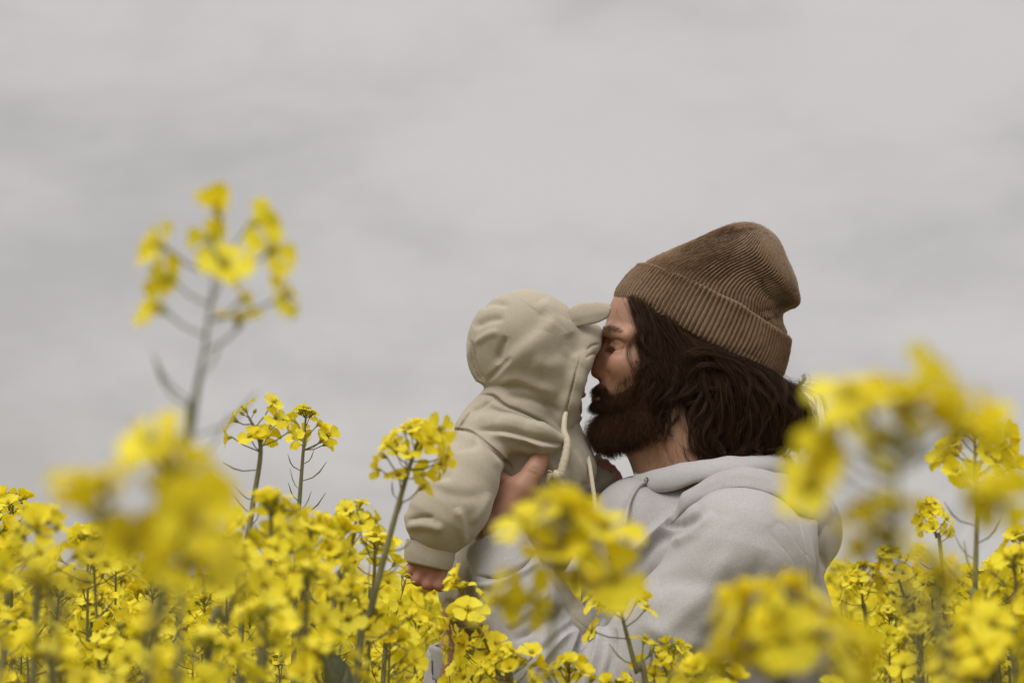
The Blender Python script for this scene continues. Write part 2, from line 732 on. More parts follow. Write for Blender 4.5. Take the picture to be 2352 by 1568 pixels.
# ================================================================== THE MAN
def axis(*segs):
    out = []
    for lo, hi, st in segs:
        n = max(1, int(round((hi - lo) / st)))
        out.append(np.linspace(lo, hi, n, endpoint=False))
    out.append([segs[-1][1]])
    return np.concatenate(out)


def crumple(V, seed):
    """thin irregular creases of worn cloth"""
    a = R(35)
    Q = V @ np.array([[math.cos(a), 0, math.sin(a)], [0, 1, 0], [-math.sin(a), 0, math.cos(a)]]) * np.array((0.45, 0.8, 1.25))
    n1 = vnoise(Q, 26, seed, 2)
    n2 = vnoise(V, 9, seed + 50, 1)
    return np.exp(-(n1 / 0.045) ** 2) * np.clip(n2 * 4 + 0.25, 0, 1)


man = empty('person', (0.26, 0.0, 0.0))
tag(man, 'bearded long-haired man in brown beanie and grey hoodie kissing the baby he holds', 'person')


def build_man_body():
    c = Clay(axis((-0.16, -0.07, 0.005), (-0.07, 0.21, 0.0021), (0.21, 0.46, 0.005)),
             axis((-0.27, -0.12, 0.005), (-0.12, 0.06, 0.0021), (0.06, 0.27, 0.005)),
             axis((-0.01, 1.38, 0.006), (1.38, 1.72, 0.0021), (1.72, 1.85, 0.004)))
    # skull
    c.pe((1575, 742, 0), (172, 136, 82), 10, rot=R(-14))
    c.pe((1505, 745, 0), (104, 92, 80), 40)
    # face block
    c.pe((1462, 830, 0), (74, 95, 76), 45)
    c.pe((1452, 890, 0), (70, 70, 66), 40)
    c.pc((1403, 763, -34), (1403, 763, 34), 15, 15, 16)                 # brow ridge
    for s in (-1, 1):
        c.pc((1403, 762, 34 * s), (1440, 772, 76 * s), 14, 16, 18)
        c.pe((1436, 838, 62 * s), (34, 28, 26), 34)                     # cheekbone
        c.pc((1535, 880, 74 * s), (1505, 962, 66 * s), 30, 30, 40)      # jaw
        c.pc((1505, 962, 66 * s), (1408, 992, 18 * s), 30, 26, 40)
        c.pe((1396, 796, 33 * s), (20, 17, 21), 14, '-')                # eye socket
        c.pe((1421, 795, 33 * s), (22, 19, 21), 5)                      # closed lid over the eyeball
    c.pe((1402, 990, 0), (30, 26, 34), 30)                              # chin
    # nose
    c.chain([(1398, 778, 0, 9), (1384, 806, 0, 10), (1373, 838, 0, 12), (1369, 855, 0, 12.5)], 9)
    c.pc((1384, 806, 0), (1392, 858, 0), 14, 20, 14)
    for s in (-1, 1):
        c.pe((1384, 860, 14 * s), (14, 10, 8), 7)
        c.pe((1378, 869, 8 * s), (7, 5, 4.5), 3, '-')
    # lips
    c.pc((1379, 893, -16), (1379, 893, 16), 8, 8, 8)
    c.pc((1370, 893, 0), (1376, 893, 0), 7, 7, 6)
    c.pc((1376, 917, -14), (1376, 917, 14), 9, 9, 8)
    c.pc((1366, 916, 0), (1374, 916, 0), 9, 9, 6)
    # ear, under the hair
    for s in (-1, 1):
        c.pe((1562, 830, 92 * s), (22, 34, 8), 6, rot=R(10))
    # neck, shoulders and trunk under the cloth
    c.chain([(1575, 880, 0, 96), (1578, 1000, 0, 104), (1600, 1110, 0, 118)], 40)
    c.pc((1480, 1010, 0), (1530, 1100, 0), 40, 60, 60)
    c.pe((1640, 1330, 0), (205, 230, 230), 60)
    for s in (-1, 1):
        c.pc((1640, 1150, 60 * s), (1680, 1230, 270 * s), 70, 80, 60)
    c.cone((0.265, 0, 1.25), (0.265, 0, 0.95), 0.115, 0.125, 0.06, sy=1.35)
    # near arm and hand under the baby's arm
    c.chain([(1680, 1250, -280, 85), (1530, 1450, -300, 72), (1345, 1630, -300, 58), (1230, 1450, -225, 56),
             (1150, 1275, -160, 46), (1128, 1218, -142, 41)], 18)
    c.pe((1172, 1148, -134), (44, 62, 30), 26, rot=R(-38))
    c.chain([(1158, 1180, -140, 36), (1198, 1122, -143, 30), (1226, 1080, -136, 22), (1236, 1062, -128, 20), (1248, 1038, -112, 17)], 10)
    for i, (du, dv) in enumerate(((22, -46), (6, -22), (-8, 4), (-20, 30))):
        b = np.array((1160, 1135, -112))
        c.chain([(b[0] + du * .5, b[1] + 25 + dv, -116, 20), (1118 + du * .4, 1130 + dv, -118, 17),
                 (1100 + du * .3, 1124 + dv, -80, 15), (1100 + du * .3, 1124 + dv, -40, 13)], 6)
    # far arm carrying the baby from below
    c.chain([(1680, 1250, 280, 85), (1500, 1480, 300, 72), (1200, 1700, 160, 58), (1075, 1640, 50, 50),
             (1042, 1550, 25, 36), (1040, 1490, 20, 33)], 18)
    c.pe((1058, 1440, 25), (40, 34, 46), 20)
    for i in range(4):
        c.chain([(1066, 1432, -12 + 22 * i, 17), (1110, 1436, -14 + 24 * i, 15), (1140, 1428, -12 + 23 * i, 13)], 5)
    c.chain([(1046, 1450, -10, 18), (1030, 1415, -22, 16), (1036, 1385, -26, 13)], 8)
    # legs and feet
    for s in (-1, 1):
        c.cone((0.265, 0.085 * s, 0.93), (0.255, 0.095 * s, 0.50), 0.085, 0.056, 0.03)
        c.cone((0.255, 0.095 * s, 0.50), (0.265, 0.10 * s, 0.09), 0.056, 0.038, 0.02)
        c.cone((0.275, 0.10 * s, 0.045), (0.12, 0.115 * s, 0.03), 0.036, 0.028, 0.02)
    V, F = c.mesh(1)
    # lids and creases
    N = normals(V, F)
    head = lambda q: q[:, 2] > 1.40
    V = fold(V, N, [(1399, 783), (1412, 779), (1428, 784), (1438, 792)], 2.6, 4.0, 'g', lim=head)
    V = fold(V, N, [(1398, 797), (1410, 803), (1424, 802), (1437, 796)], 2.4, 3.6, 'g', lim=head)
    V = fold(V, N, [(1400, 806), (1414, 814), (1432, 812)], 5, 2.0, 'g', lim=head)
    V = fold(V, N, [(1394, 850), (1398, 862), (1392, 872)], 4.0, 1.4, 'g', lim=head)
    V = fold(V, N, [(1520, 1010), (1535, 1050), (1545, 1075)], 5, 2.5, 'g')
    V = fold(V, N, [(1212, 1080), (1224, 1086), (1236, 1090)], 2.6, 2.0, 'g')
    V = fold(V, N, [(1218, 1072), (1228, 1076), (1240, 1080)], 2.4, 1.6, 'g')
    UV = proj(V)
    g = lambda u, v, s: np.exp(-(((UV[:, 0] - u) ** 2 + (UV[:, 1] - v) ** 2) / s ** 2))
    fl = 0.5 * g(1372, 850, 22) + 0.22 * g(1420, 845, 38) + 0.2 * g(1385, 800, 20) + 0.4 * g(1248, 1040, 22) + \
        0.2 * g(1180, 1150, 60)
    o = mesh_obj('body', V, F, M['skin'], man, attrs={'flush': ('FLOAT', np.clip(fl, 0, 1))})
    return V, F


man_V, man_F = build_man_body()


# ---- beanie
def build_beanie():
    NR = 118
    n = NR * 6
    Ft = catmull([(1450, 640), (1484, 602), (1540, 573), (1600, 546), (1650, 524), (1690, 513), (1726, 514), (1752, 526)], 60)
    Bt = catmull([(1790, 830), (1806, 772), (1797, 742), (1801, 718), (1830, 704), (1837, 688), (1824, 642), (1806, 600), (1790, 560), (1758, 530)], 60)
    hw = np.interp(np.linspace(0, 1, 60), [0, .2, .45, .65, .8, .9, .96, 1], [96, 99, 97, 86, 66, 44, 26, 8])
    rows = [(Ft[i], Bt[i], 0, hw[i], -3) for i in range(60)]
    V, F = loft(rows, n, NR, 6.2, 2.05)
    last = np.arange(59 * n, 60 * n)
    cen = V[last].mean(0)
    V = np.vstack([V, cen])
    tri = np.stack([last, np.roll(last, -1), np.full(n, len(V) - 1), np.full(n, len(V) - 1)], 1)
    N = normals(V, F)
    N *= np.sign((N * (V - V.mean(0))).sum(1).mean())
    UVf = lambda: None
    for poly, w, h, k in [
        ([(1700, 575), (1740, 610), (1770, 655), (1800, 690), (1832, 694)], 20, 4, 'g'),
        ([(1740, 560), (1790, 620), (1828, 670)], 18, 3, 'r'),
        ([(1640, 548), (1690, 538), (1740, 528)], 10, 3, 'g'),
        ([(1735, 735), (1770, 720), (1800, 714)], 10, 8, 'g'),
        ([(1560, 620), (1620, 585), (1680, 570)], 24, 2, 'r'),
        ([(1620, 650), (1690, 620), (1740, 640)], 28, 2, 'g'),
        ([(1690, 700), (1740, 690), (1790, 705)], 22, 2, 'r')]:
        V = fold(V, N, poly, w, h, k, lim=lambda q: q[:, 1] < 0.02)
    V += N * (vnoise(V, 20, 4) * 0.003 + vnoise(V, 420, 14, 2) * 0.0010)[:, None]
    crown = mesh_obj('beanie', V, np.vstack([F, tri]), M['beanie'], man)
    fz = [(V, N)]
    # turned-up cuff, rolled at both edges
    U0, U1 = np.array((1472, 603.)), np.array((1813, 778.))
    L0, L1 = np.array((1410, 681.)), np.array((1781, 884.))
    prof = [(0.86, -9), (0.5, -9), (0.12, -8), (0.02, -5), (-0.02, 0), (0.0, 5), (0.05, 8), (0.14, 10), (0.3, 10.5), (0.5, 10),
            (0.7, 10.5), (0.85, 11), (0.93, 12), (0.975, 11), (1.0, 7), (0.99, 3), (0.96, 0), (0.9, -4)]
    pr = catmull(prof, 46)
    rows = []
    for s, off in pr:
        f = L0 + (U0 - L0) * s + np.array((-1, -0.2)) * 8 * math.sin(math.pi * min(max(s, 0), 1))
        b = L1 + (U1 - L1) * s + np.array((1, 0.3)) * 9 * math.sin(math.pi * min(max(s, 0), 1))
        rows.append((f, b, 0, 100 + 2 * s, off - 8))
    V, F = loft(rows, n, NR, 7.2, 2.08)
    V += np.array([0, 0, 1.0]) * (vnoise(V, 22, 9) * 0.005)[:, None]
    V += normals(V, F) * (vnoise(V, 420, 15, 2) * 0.0011 + vnoise(V, 35, 16) * 0.003)[:, None]
    mesh_obj('beanie_cuff', V, F, M['beanie'], crown)
    Nc = normals(V, F)
    Nc *= np.sign((Nc * (V - V.mean(0))).sum(1).mean())
    fz.append((V, Nc))
    r = np.random.default_rng(2)
    pts = []
    for (W, Nw), cnt in zip(fz, (5200, 4200)):
        i = r.integers(0, len(W), cnt)
        d = Nw[i] * 0.6 + r.normal(0, 0.7, (cnt, 3))
        d /= np.linalg.norm(d, axis=1, keepdims=True)
        d2 = d + r.normal(0, 0.6, (cnt, 3))
        ln = (0.0012 + 0.0024 * r.random(cnt) ** 2)[:, None]
        pts.append(np.stack([W[i] - Nw[i] * 0.0004, W[i] + d * ln * 0.6, W[i] + d * ln * 0.6 + d2 * ln * 0.5], 1))
    strands('wool_fuzz', np.concatenate(pts), 0.00006, 0.00003, M['beanie'], crown)
    return crown


build_beanie()


# ---- hoodie
def build_hoodie():
    c = Clay(axis((-0.12, 0.46, 0.0028)), axis((-0.27, -0.02, 0.0028), (-0.02, 0.27, 0.006)),
             axis((0.82, 1.20, 0.008), (1.20, 1.56, 0.0028)))
    c.pe((1650, 1400, 0), (240, 300, 270), 20)
    c.cone((0.262, 0, 1.22), (0.262, 0, 0.86), 0.135, 0.14, 0.08, sy=1.3)
    for s in (-1, 1):
        c.pc((1630, 1185, 70 * s), (1690, 1268, 265 * s), 84, 124, 60)
        c.pe((1705, 1288, 285 * s), (165, 158, 105), 60)
    c.pe((1458, 1270, -60), (114, 170, 150), 60)
    c.pe((1458, 1270, 60), (114, 170, 150), 60)
    c.pe((1490, 1440, 0), (150, 190, 190), 60)
    c.pe((1500, 1175, 0), (72, 50, 100), 50)
    # hood lying on the back
    c.pe((1832, 1215, 0), (88, 112, 165), 26, rot=R(18))
    c.pe((1880, 1200, -30), (50, 82, 90), 20, rot=R(14))
    for s in (-1, 1):
        c.pe((1822, 1250, 140 * s), (66, 110, 110), 50)
    for s in (-1, 1):
        c.chain([(1490, 1160, 70 * s, 30), (1560, 1160, 104 * s, 34), (1650, 1152, 124 * s, 38), (1760, 1142, 110 * s, 44), (1830, 1130, 0, 44)], 30)
    # sleeves
    ua = Clay(*c.a)
    ua.pc((1700, 1265, -288), (1690, 1300, -300), 118, 132, 40)
    ua.chain([(1690, 1290, -300, 135), (1560, 1450, -330, 128), (1400, 1600, -330, 112), (1345, 1690, -320, 105)], 40)
    c.join(ua, 26)
    fa = Clay(*c.a)
    fa.chain([(1345, 1690, -320, 105), (1262, 1530, -275, 100), (1200, 1400, -215, 88), (1163, 1310, -172, 74), (1150, 1285, -164, 64)], 22)
    c.join(fa, 5)
    c.chain([(1690, 1290, 300, 120), (1500, 1500, 310, 105), (1220, 1720, 175, 85), (1090, 1690, 70, 72), (1035, 1590, 45, 60), (1022, 1520, 48, 50)], 30)
    # neck opening and sleeve openings
    c.chain([(1560, 980, 0, 96), (1575, 1060, 0, 108), (1590, 1120, 0, 100)], 8, '-')
    c.chain([(1120, 1200, -138, 50), (1150, 1285, -164, 52)], 4, '-')
    c.chain([(1040, 1470, 10, 46), (1042, 1560, 24, 46)], 4, '-')
    V, F = subdivide(*c.mesh(1))
    V = relax(V, F, 0.5)
    N = normals(V, F)
    near = lambda q: q[:, 1] < -0.02
    L = [
        # seam and folds of the shoulder and back
        ([(1895, 1140), (1888, 1200), (1890, 1260), (1894, 1310)], 6, 9, 'g'),
        # chest folds running down from the hood
        ([(1600, 1150), (1540, 1190), (1480, 1240), (1420, 1300)], 12, 8, 'r'),
        ([(1620, 1160), (1560, 1215), (1500, 1250), (1440, 1330)], 14, 9, 'g'),
        ([(1640, 1175), (1590, 1225), (1540, 1250)], 14, 7, 'r'),
        ([(1515, 1195), (1560, 1205), (1610, 1180)], 10, 6, 'g'),
        ([(1700, 1230), (1640, 1330), (1560, 1420), (1490, 1480)], 30, 7, 'r'),
        ([(1760, 1260), (1720, 1360), (1650, 1460), (1560, 1560)], 34, 8, 'g'),
        ([(1480, 1350), (1560, 1330), (1650, 1350)], 26, 5, 'g'),
        ([(1470, 1420), (1540, 1470), (1640, 1490)], 24, 6, 'r'),
        ([(1660, 1480), (1740, 1440), (1820, 1380)], 30, 6, 'g'),
        # elbow crease
        ([(1355, 1415), (1345, 1450), (1322, 1510), (1300, 1600)], 7, 16, 'g'),
        ([(1385, 1420), (1378, 1480), (1350, 1570)], 9, 12, 'r'),
        ([(1410, 1440), (1405, 1500), (1385, 1570)], 8, 9, 'g'),
        ([(1330, 1425), (1280, 1460), (1240, 1500)], 9, 10, 'g'),
        ([(1320, 1440), (1270, 1490), (1235, 1540)], 9, 8, 'r'),
        ([(1250, 1330), (1220, 1370), (1160, 1400)], 9, 9, 'g'),
        ([(1262, 1355), (1225, 1400), (1165, 1440)], 10, 9, 'r'),
        ([(1300, 1390), (1240, 1430), (1180, 1475)], 9, 9, 'g'),
        ([(1110, 1380), (1150, 1375), (1200, 1345)], 8, 7, 'r'),
        ([(1095, 1340), (1140, 1345), (1200, 1318), (1235, 1290)], 7, 8, 'r'),
        ([(1092, 1322), (1140, 1326), (1200, 1300), (1230, 1272)], 5, 7, 'g'),
    ]
    for poly, w, h, k in L:
        V = fold(V, N, poly, w * 0.9, h * 1.5, k, lim=near)
    N = normals(V, F)
    V = V + N * (vnoise(V, 16, 21, 3) * 0.005)[:, None]
    V = V - N * (crumple(V, 5) * 0.0006)[:, None]
    N = normals(V, F)
    for poly in ([(1832, 1190), (1846, 1240), (1855, 1300), (1860, 1420)],
                 [(1440, 1140), (1425, 1190), (1405, 1250), (1392, 1310)]):
        V = fold(V, N, poly, 6.0, 1.6, 'r', lim=near)
        V = fold(V, N, poly, 2.2, 3.6, 'g', lim=near)
    hd = mesh_obj('hoodie', V, F, M['grey'], man)
    # rim of the hood standing round the neck, and the hood's folded cloth over the shoulders
    for s in (-1, 1):
        V, F = strip([(1456, 1120, 34 * s), (1470, 1126, 66 * s), (1502, 1130, 116 * s), (1545, 1125, 152 * s), (1600, 1110, 178 * s), (1660, 1100, 186 * s), (1730, 1096, 168 * s), (1790, 1094, 116 * s), (1832, 1092, 0)],
                     [(1460, 1084, 22 * s), (1468, 1088, 48 * s), (1488, 1085, 84 * s), (1538, 1072, 114 * s), (1592, 1060, 134 * s), (1660, 1053, 140 * s), (1734, 1048, 124 * s), (1778, 1042, 84 * s), (1812, 1045, 0)], 20, 110, 18, 7)
        V = V + normals(V, F) * (vnoise(V, 30, 3) * 0.005)[:, None]
        mesh_obj('hood_rim', V, F, M['grey_rib'], hd)
        V, F = strip([(1540, 1204, 196 * s), (1575, 1170, 222 * s), (1612, 1146, 246 * s), (1655, 1128, 268 * s), (1700, 1120, 284 * s), (1762, 1132, 286 * s), (1826, 1164, 256 * s), (1868, 1214, 200 * s), (1884, 1262, 150 * s)],
                     [(1545, 1190, 170 * s), (1590, 1134, 172 * s), (1628, 1105, 184 * s), (1680, 1088, 190 * s), (1734, 1084, 184 * s), (1787, 1097, 164 * s), (1845, 1121, 124 * s), (1895, 1150, 76 * s), (1915, 1200, 40 * s)], 22, 110, 18, 12)
        N2 = normals(V, F)
        if s < 0:
            V = fold(V, N2 * np.sign((N2 * (V - V.mean(0))).sum()), [(1600, 1138), (1650, 1108), (1710, 1102), (1770, 1112), (1830, 1140)], 4, 7, 'g')
        V = V + N2 * (vnoise(V, 30, 6) * 0.006)[:, None]
        mesh_obj('hood', V, F, M['grey'], hd)
    # rib cuffs of the sleeves
    n = 420
    rows = []
    for s in np.linspace(0, 1, 26):
        f = np.array((1074, 1256.)) * (1 - s) + np.array((1083, 1318.)) * s
        b = np.array((1184, 1192.)) * (1 - s) + np.array((1228, 1262.)) * s
        off = -6 * (1 - min(1, s * 7)) ** 2 + 4 * math.sin(math.pi * s) + 4 * math.sin(s * 7.0) * 0.6
        rows.append((f, b, -142 - 26 * s, 60 + 12 * s, off))
    rows = [((1078, 1300), (1205, 1240), -158, 55, 0), ((1080, 1262), (1178, 1204), -143, 52, -1)] + rows
    V, F = loft(rows, n, 70, 1.5)
    V = fold(V, -normals(V, F), [(1080, 1306), (1140, 1290), (1200, 1262), (1222, 1240)], 8, 6, 'g')
    mesh_obj('sleeve_cuff', V, F, M['grey_rib'], hd)
    rows = []
    for s in np.linspace(0, 1, 18):
        f = np.array((984, 1478.)) * (1 - s) + np.array((990, 1560.)) * s
        b = np.array((1078, 1500.)) * (1 - s) + np.array((1096, 1590.)) * s
        rows.append((f, b, 40, 44 + 6 * s, -5 * (1 - min(1, s * 7)) ** 2))
    rows = [((990, 1540), (1085, 1570), 40, 40, 0), ((988, 1482), (1074, 1503), 40, 40, -1)] + rows
    V, F = loft(rows, n, 70, 1.8)
    # the cuff is pushed open towards the hand: sink its near right side
    sel = (proj(V)[:, 0] > 1012)
    mesh_obj('sleeve_cuff', V, F, M['grey_rib'], hd)
    # front of the hood: eyelets, cords, label
    mb = MB()
    a = np.linspace(0, 2 * np.pi, 17)[:-1]
    cen = P(1484, 1106, -122)
    ring = [cen + 0.0052 * (np.cos(t) * np.array((0.45, 0.35, 0)) + np.sin(t) * np.array((0.1, -0.1, 1.0))) for t in a]
    ring.append(ring[0])
    mb.tube(ring, 0.0012, 6, cap=False)
    link('eyelet', mb.mesh('eyelet', [M['eyelet']]), hd)
    for path in ([(1484, 1107, -112), (1476, 1109, -128), (1462, 1122, -146), (1446, 1150, -178), (1436, 1195, -212), (1428, 1245, -226), (1424, 1290, -228)],
                 [(1458, 1098, 20), (1440, 1106, -12), (1424, 1130, -50), (1412, 1160, -80), (1405, 1200, -100)]):
        mb = MB()
        mb.tube(np.array([P(*q) for q in catmull(path, 40)]), RS(5.0, -120), 8)
        link('drawcord', mb.mesh('drawcord', [M['grey_cord']]), hd)
    mb = MB()
    q = [P(1398, 1280, -228), P(1402, 1263, -228), P(1421, 1266, -228), P(1414, 1286, -228)]
    q2 = [p + np.array((0, 0.03, 0)) for p in q]
    mb.add(q + q2, [(0, 1, 2, 3), (7, 6, 5, 4), (0, 4, 5, 1), (1, 5, 6, 2), (2, 6, 7, 3), (3, 7, 4, 0)])
    link('label_tab', mb.mesh('label_tab', [M['navy']], False), hd)
    # trousers and shoes
    t = Clay(axis((0.02, 0.46, 0.009)), axis((-0.22, 0.22, 0.009)), axis((0.0, 1.0, 0.009)))
    t.cone((0.262, 0, 0.97), (0.265, 0, 0.88), 0.122, 0.125, 0.02, sy=1.35)
    for s in (-1, 1):
        t.cone((0.265, 0.085 * s, 0.90), (0.255, 0.095 * s, 0.50), 0.098, 0.073, 0.03)
        t.cone((0.255, 0.095 * s, 0.50), (0.265, 0.10 * s, 0.09), 0.073, 0.06, 0.03)
    V, F = t.mesh(1)
    V += normals(V, F) * (vnoise(V, 25, 5) * 0.008)[:, None]
    mesh_obj('trousers', V, F, M['jeans'], man)
    for s in (-1, 1):
        t = Clay(axis((0.02, 0.36, 0.006)), axis((0.10 * s - 0.08, 0.10 * s + 0.09, 0.006)), axis((-0.012, 0.14, 0.006)))
        t.cone((0.275, 0.10 * s, 0.045), (0.12, 0.115 * s, 0.032), 0.05, 0.042, 0.02)
        t.cone((0.27, 0.10 * s, 0.05), (0.268, 0.10 * s, 0.11), 0.048, 0.045, 0.02)
        V, F = t.mesh(1)
        V[:, 2] = np.maximum(V[:, 2], 0.002)
        mesh_obj('shoe', V, F, M['shoe'], man)


build_hoodie()


# ---- hair
def lock(ctrl, n, rad, wave=(3.0, 2.0), m=30, frizz=2.0, seed=0, sub=None):
    """a lock of n strands round a guide drawn on the sheet with depth, gathered in wavy sub-locks; sizes in sheet units"""
    r = np.random.default_rng(seed)
    C = np.array([P(*q) for q in catmull(ctrl, m)])
    T = np.gradient(C, axis=0)
    T /= np.linalg.norm(T, axis=1, keepdims=True) + 1e-9
    A = np.cross(T, np.array((0, 1.0, 0)))
    A /= np.linalg.norm(A, axis=1, keepdims=True) + 1e-9
    B = np.cross(T, A)
    s = np.linspace(0, 1, m)
    rr = np.interp(s, np.linspace(0, 1, len(rad)), rad) / PXM
    L = np.hypot(*np.diff(proj(C), axis=0).T).sum()
    ns = sub or max(1, n // 38)
    pick = np.arange(n) % ns
    k1 = lambda f: np.array([f() for _ in range(ns)])[pick][:, None]
    th, q = k1(lambda: r.random() * 6.28), k1(lambda: math.sqrt(r.random()))
    tw, ph = k1(lambda: r.normal(0, 0.9)), k1(lambda: r.random() * 6.28)
    wa, lam = k1(lambda: wave[0] * (0.6 + 1.1 * r.random())), k1(lambda: wave[1] * 18.0 * (0.7 + 0.7 * r.random()))
    end, cr = k1(lambda: 1 - 0.4 * r.random() ** 2), k1(lambda: 3.0 + 3.5 * r.random())
    stray = r.random((n, 1)) < 0.13
    si = r.random((n, 1)) * 0.04 + (end - r.random((n, 1)) ** 2 * 0.2) * s[None, :] * 0.96
    a = th + tw * si
    at = lambda arr: np.stack([np.interp(si, s, arr[:, k]) for k in range(3)], -1)
    ri = np.interp(si, s, rr) * q
    g = np.sin(ph + si * L / lam * 6.28 + r.normal(0, 0.25, (n, 1)))
    g2 = np.cos(ph * 1.7 + si * L / lam * 5.5 + r.normal(0, 0.25, (n, 1)))
    amp = wa / PXM * np.clip(si * 2.2, 0, 1)
    tp = cr / PXM * (1.0 - 0.5 * si) * np.where(stray, 3.2, 1.0)
    fz = frizz / PXM * si * np.where(stray, 2.8, 0.6)
    f1 = fz * np.sin(r.random((n, 1)) * 6.28 + si * (4 + 6 * r.random((n, 1))))
    f2 = fz * np.sin(r.random((n, 1)) * 6.28 + si * (4 + 6 * r.random((n, 1))))
    return at(C) + (ri * np.cos(a) + amp * g + tp * r.normal(0, 0.6, (n, 1)) + f1)[..., None] * at(A) + \
        (ri * np.sin(a) + amp * 0.7 * g2 + tp * r.normal(0, 0.6, (n, 1)) + f2)[..., None] * at(B)


def build_hair():
    A = [
        [(1450, 680, -62), (1472, 735, -84), (1488, 790, -98), (1496, 850, -104), (1488, 905, -102)],
        [(1462, 686, -72), (1488, 750, -94), (1494, 815, -102), (1498, 880, -104), (1484, 930, -100)],
        [(1490, 708, -84), (1520, 790, -100), (1540, 860, -110), (1530, 920, -112), (1505, 975, -108), (1512, 1010, -104)],
        [(1520, 725, -88), (1560, 810, -106), (1572, 870, -114), (1556, 915, -116), (1535, 950, -114)],
        [(1466, 692, -76), (1492, 765, -94), (1506, 835, -106), (1504, 900, -108), (1488, 960, -100)],
        [(1470, 700, -78), (1506, 785, -96), (1520, 855, -108), (1510, 925, -110), (1520, 985, -104), (1508, 1022, -100)],
        [(1505, 720, -88), (1540, 800, -100), (1556, 865, -110), (1546, 915, -112), (1520, 950, -110)],
        [(1540, 738, -92), (1575, 815, -104), (1588, 865, -112), (1572, 905, -114), (1556, 925, -112)],
    ]
    Bk = [
        [(1565, 772, -92), (1605, 830, -106), (1618, 900, -114), (1600, 960, -116), (1604, 1015, -112), (1622, 1055, -108)],
        [(1590, 786, -94), (1640, 838, -108), (1668, 905, -116), (1655, 975, -118), (1632, 1030, -114), (1645, 1068, -110)],
        [(1615, 800, -94), (1680, 845, -108), (1712, 905, -114), (1715, 965, -116), (1690, 1020, -112), (1680, 1062, -106)],
        [(1645, 816, -92), (1715, 852, -104), (1748, 905, -110), (1755, 970, -110), (1735, 1020, -106), (1715, 1048, -100)],
        [(1680, 835, -86), (1745, 865, -96), (1782, 915, -100), (1792, 972, -98), (1775, 1020, -94), (1760, 1042, -90)],
        [(1715, 852, -74), (1770, 888, -82), (1805, 935, -82), (1815, 980, -80), (1800, 1030, -78)],
        [(1745, 866, -56), (1785, 905, -60), (1822, 948, -58), (1832, 990, -56), (1812, 1040, -54)],
        [(1740, 860, -80), (1778, 910, -92), (1790, 970, -96), (1772, 1025, -96), (1748, 1056, -94)],
        [(1600, 800, -96), (1630, 880, -112), (1640, 950, -120), (1625, 1010, -120), (1650, 1062, -118), (1668, 1074, -116)],
        [(1690, 850, -92), (1725, 910, -108), (1730, 975, -114), (1705, 1030, -114), (1716, 1062, -112)],
    ]
    sw = [
        [(1556, 850, -118), (1590, 818, -120), (1650, 815, -120), (1705, 850, -120), (1728, 915, -122), (1708, 985, -120)],
        [(1575, 880, -120), (1612, 845, -124), (1665, 845, -124), (1700, 885, -126), (1708, 940, -124), (1690, 985, -122)],
        [(1570, 920, -120), (1612, 905, -126), (1668, 915, -128), (1700, 955, -126), (1690, 1010, -122)],
        [(1470, 850, -104), (1500, 838, -112), (1516, 870, -114), (1506, 905, -112), (1478, 920, -108)],
        [(1474, 810, -98), (1496, 835, -108), (1508, 880, -112), (1500, 930, -110), (1512, 970, -108)],
        [(1466, 760, -90), (1488, 815, -102), (1520, 850, -112), (1552, 890, -116), (1540, 930, -114)],
        [(1640, 830, -116), (1712, 842, -116), (1768, 885, -112), (1795, 945, -108), (1785, 1000, -104)],
    ]
    parts = []
    sd = 100
    sd_r = np.random.default_rng(44)
    for C in A:
        for f, n in ((1.0, 900), (-1.0, 350)):
            sd += 1
            parts.append(lock([(u, v, w * f) for u, v, w in C], n, [7, 12, 17, 20, 18], (7, 7), seed=sd))
    for k, C in enumerate(Bk):
        for f, n in ((1.0, 950), (0.6, 700), (0.2, 550), (-0.3, 400), (-1.0, 350)):
            if f != 1.0 and k < 2 and abs(f) < 0.5:
                continue
            sd += 1
            parts.append(lock([(u, v, w * f) for u, v, w in C], n, [10, 28, 32, 32, 26], (9, 7.5), seed=sd, frizz=5))
    for C in sw:
        sd += 1
        parts.append(lock(C, 300, [8, 14, 16, 14, 10], (5, 8), seed=sd, frizz=5))
    # curled ends and fly-away hairs at the nape
    fl = [
        ([(1776, 892, -20), (1800, 902, -20), (1830, 892, -18), (1845, 872, -16), (1838, 862, -14)], 60, [6, 5, 3, 3]),
        ([(1778, 898, 10), (1806, 900, 8), (1830, 884, 4), (1842, 866, 0)], 26, [6, 6, 5, 3]),
        ([(1800, 930, -40), (1830, 940, -40), (1856, 948, -38), (1858, 968, -36)], 120, [14, 12, 9, 6]),
        ([(1806, 950, 0), (1835, 952, 0), (1852, 975, 4), (1850, 992, 6)], 160, [18, 16, 12, 8]),
        ([(1800, 970, 30), (1830, 985, 30), (1836, 1010, 30)], 200, [24, 22, 16]),
        ([(1790, 940, -60), (1822, 965, -60), (1830, 1000, -58), (1818, 1026, -56)], 260, [20, 22, 18, 12]),
        ([(1660, 1030, -112), (1690, 1060, -112), (1702, 1085, -110)], 14, [16, 10, 6]),
        ([(1612, 1000, -112), (1620, 1050, -112), (1632, 1086, -112)], 14, [16, 12, 10]),
        ([(1425, 690, -30), (1418, 725, -52), (1432, 755, -66), (1446, 768, -74)], 9, [5, 4, 3, 2]),
        ([(1440, 715, -60), (1444, 770, -76), (1470, 825, -92), (1505, 860, -104)], 16, [6, 8, 8, 8]),
        ([(1462, 760, -84), (1452, 805, -88), (1462, 850, -94), (1500, 880, -106)], 18, [8, 8, 8, 8]),
        ([(1500, 940, -108), (1516, 965, -108), (1518, 995, -104), (1500, 1012, -98), (1480, 1012, -92)], 40, [6, 6, 6, 5, 4]),
        ([(1556, 950, -112), (1544, 985, -112), (1556, 1010, -112)], 30, [8, 6, 4]),
    ]
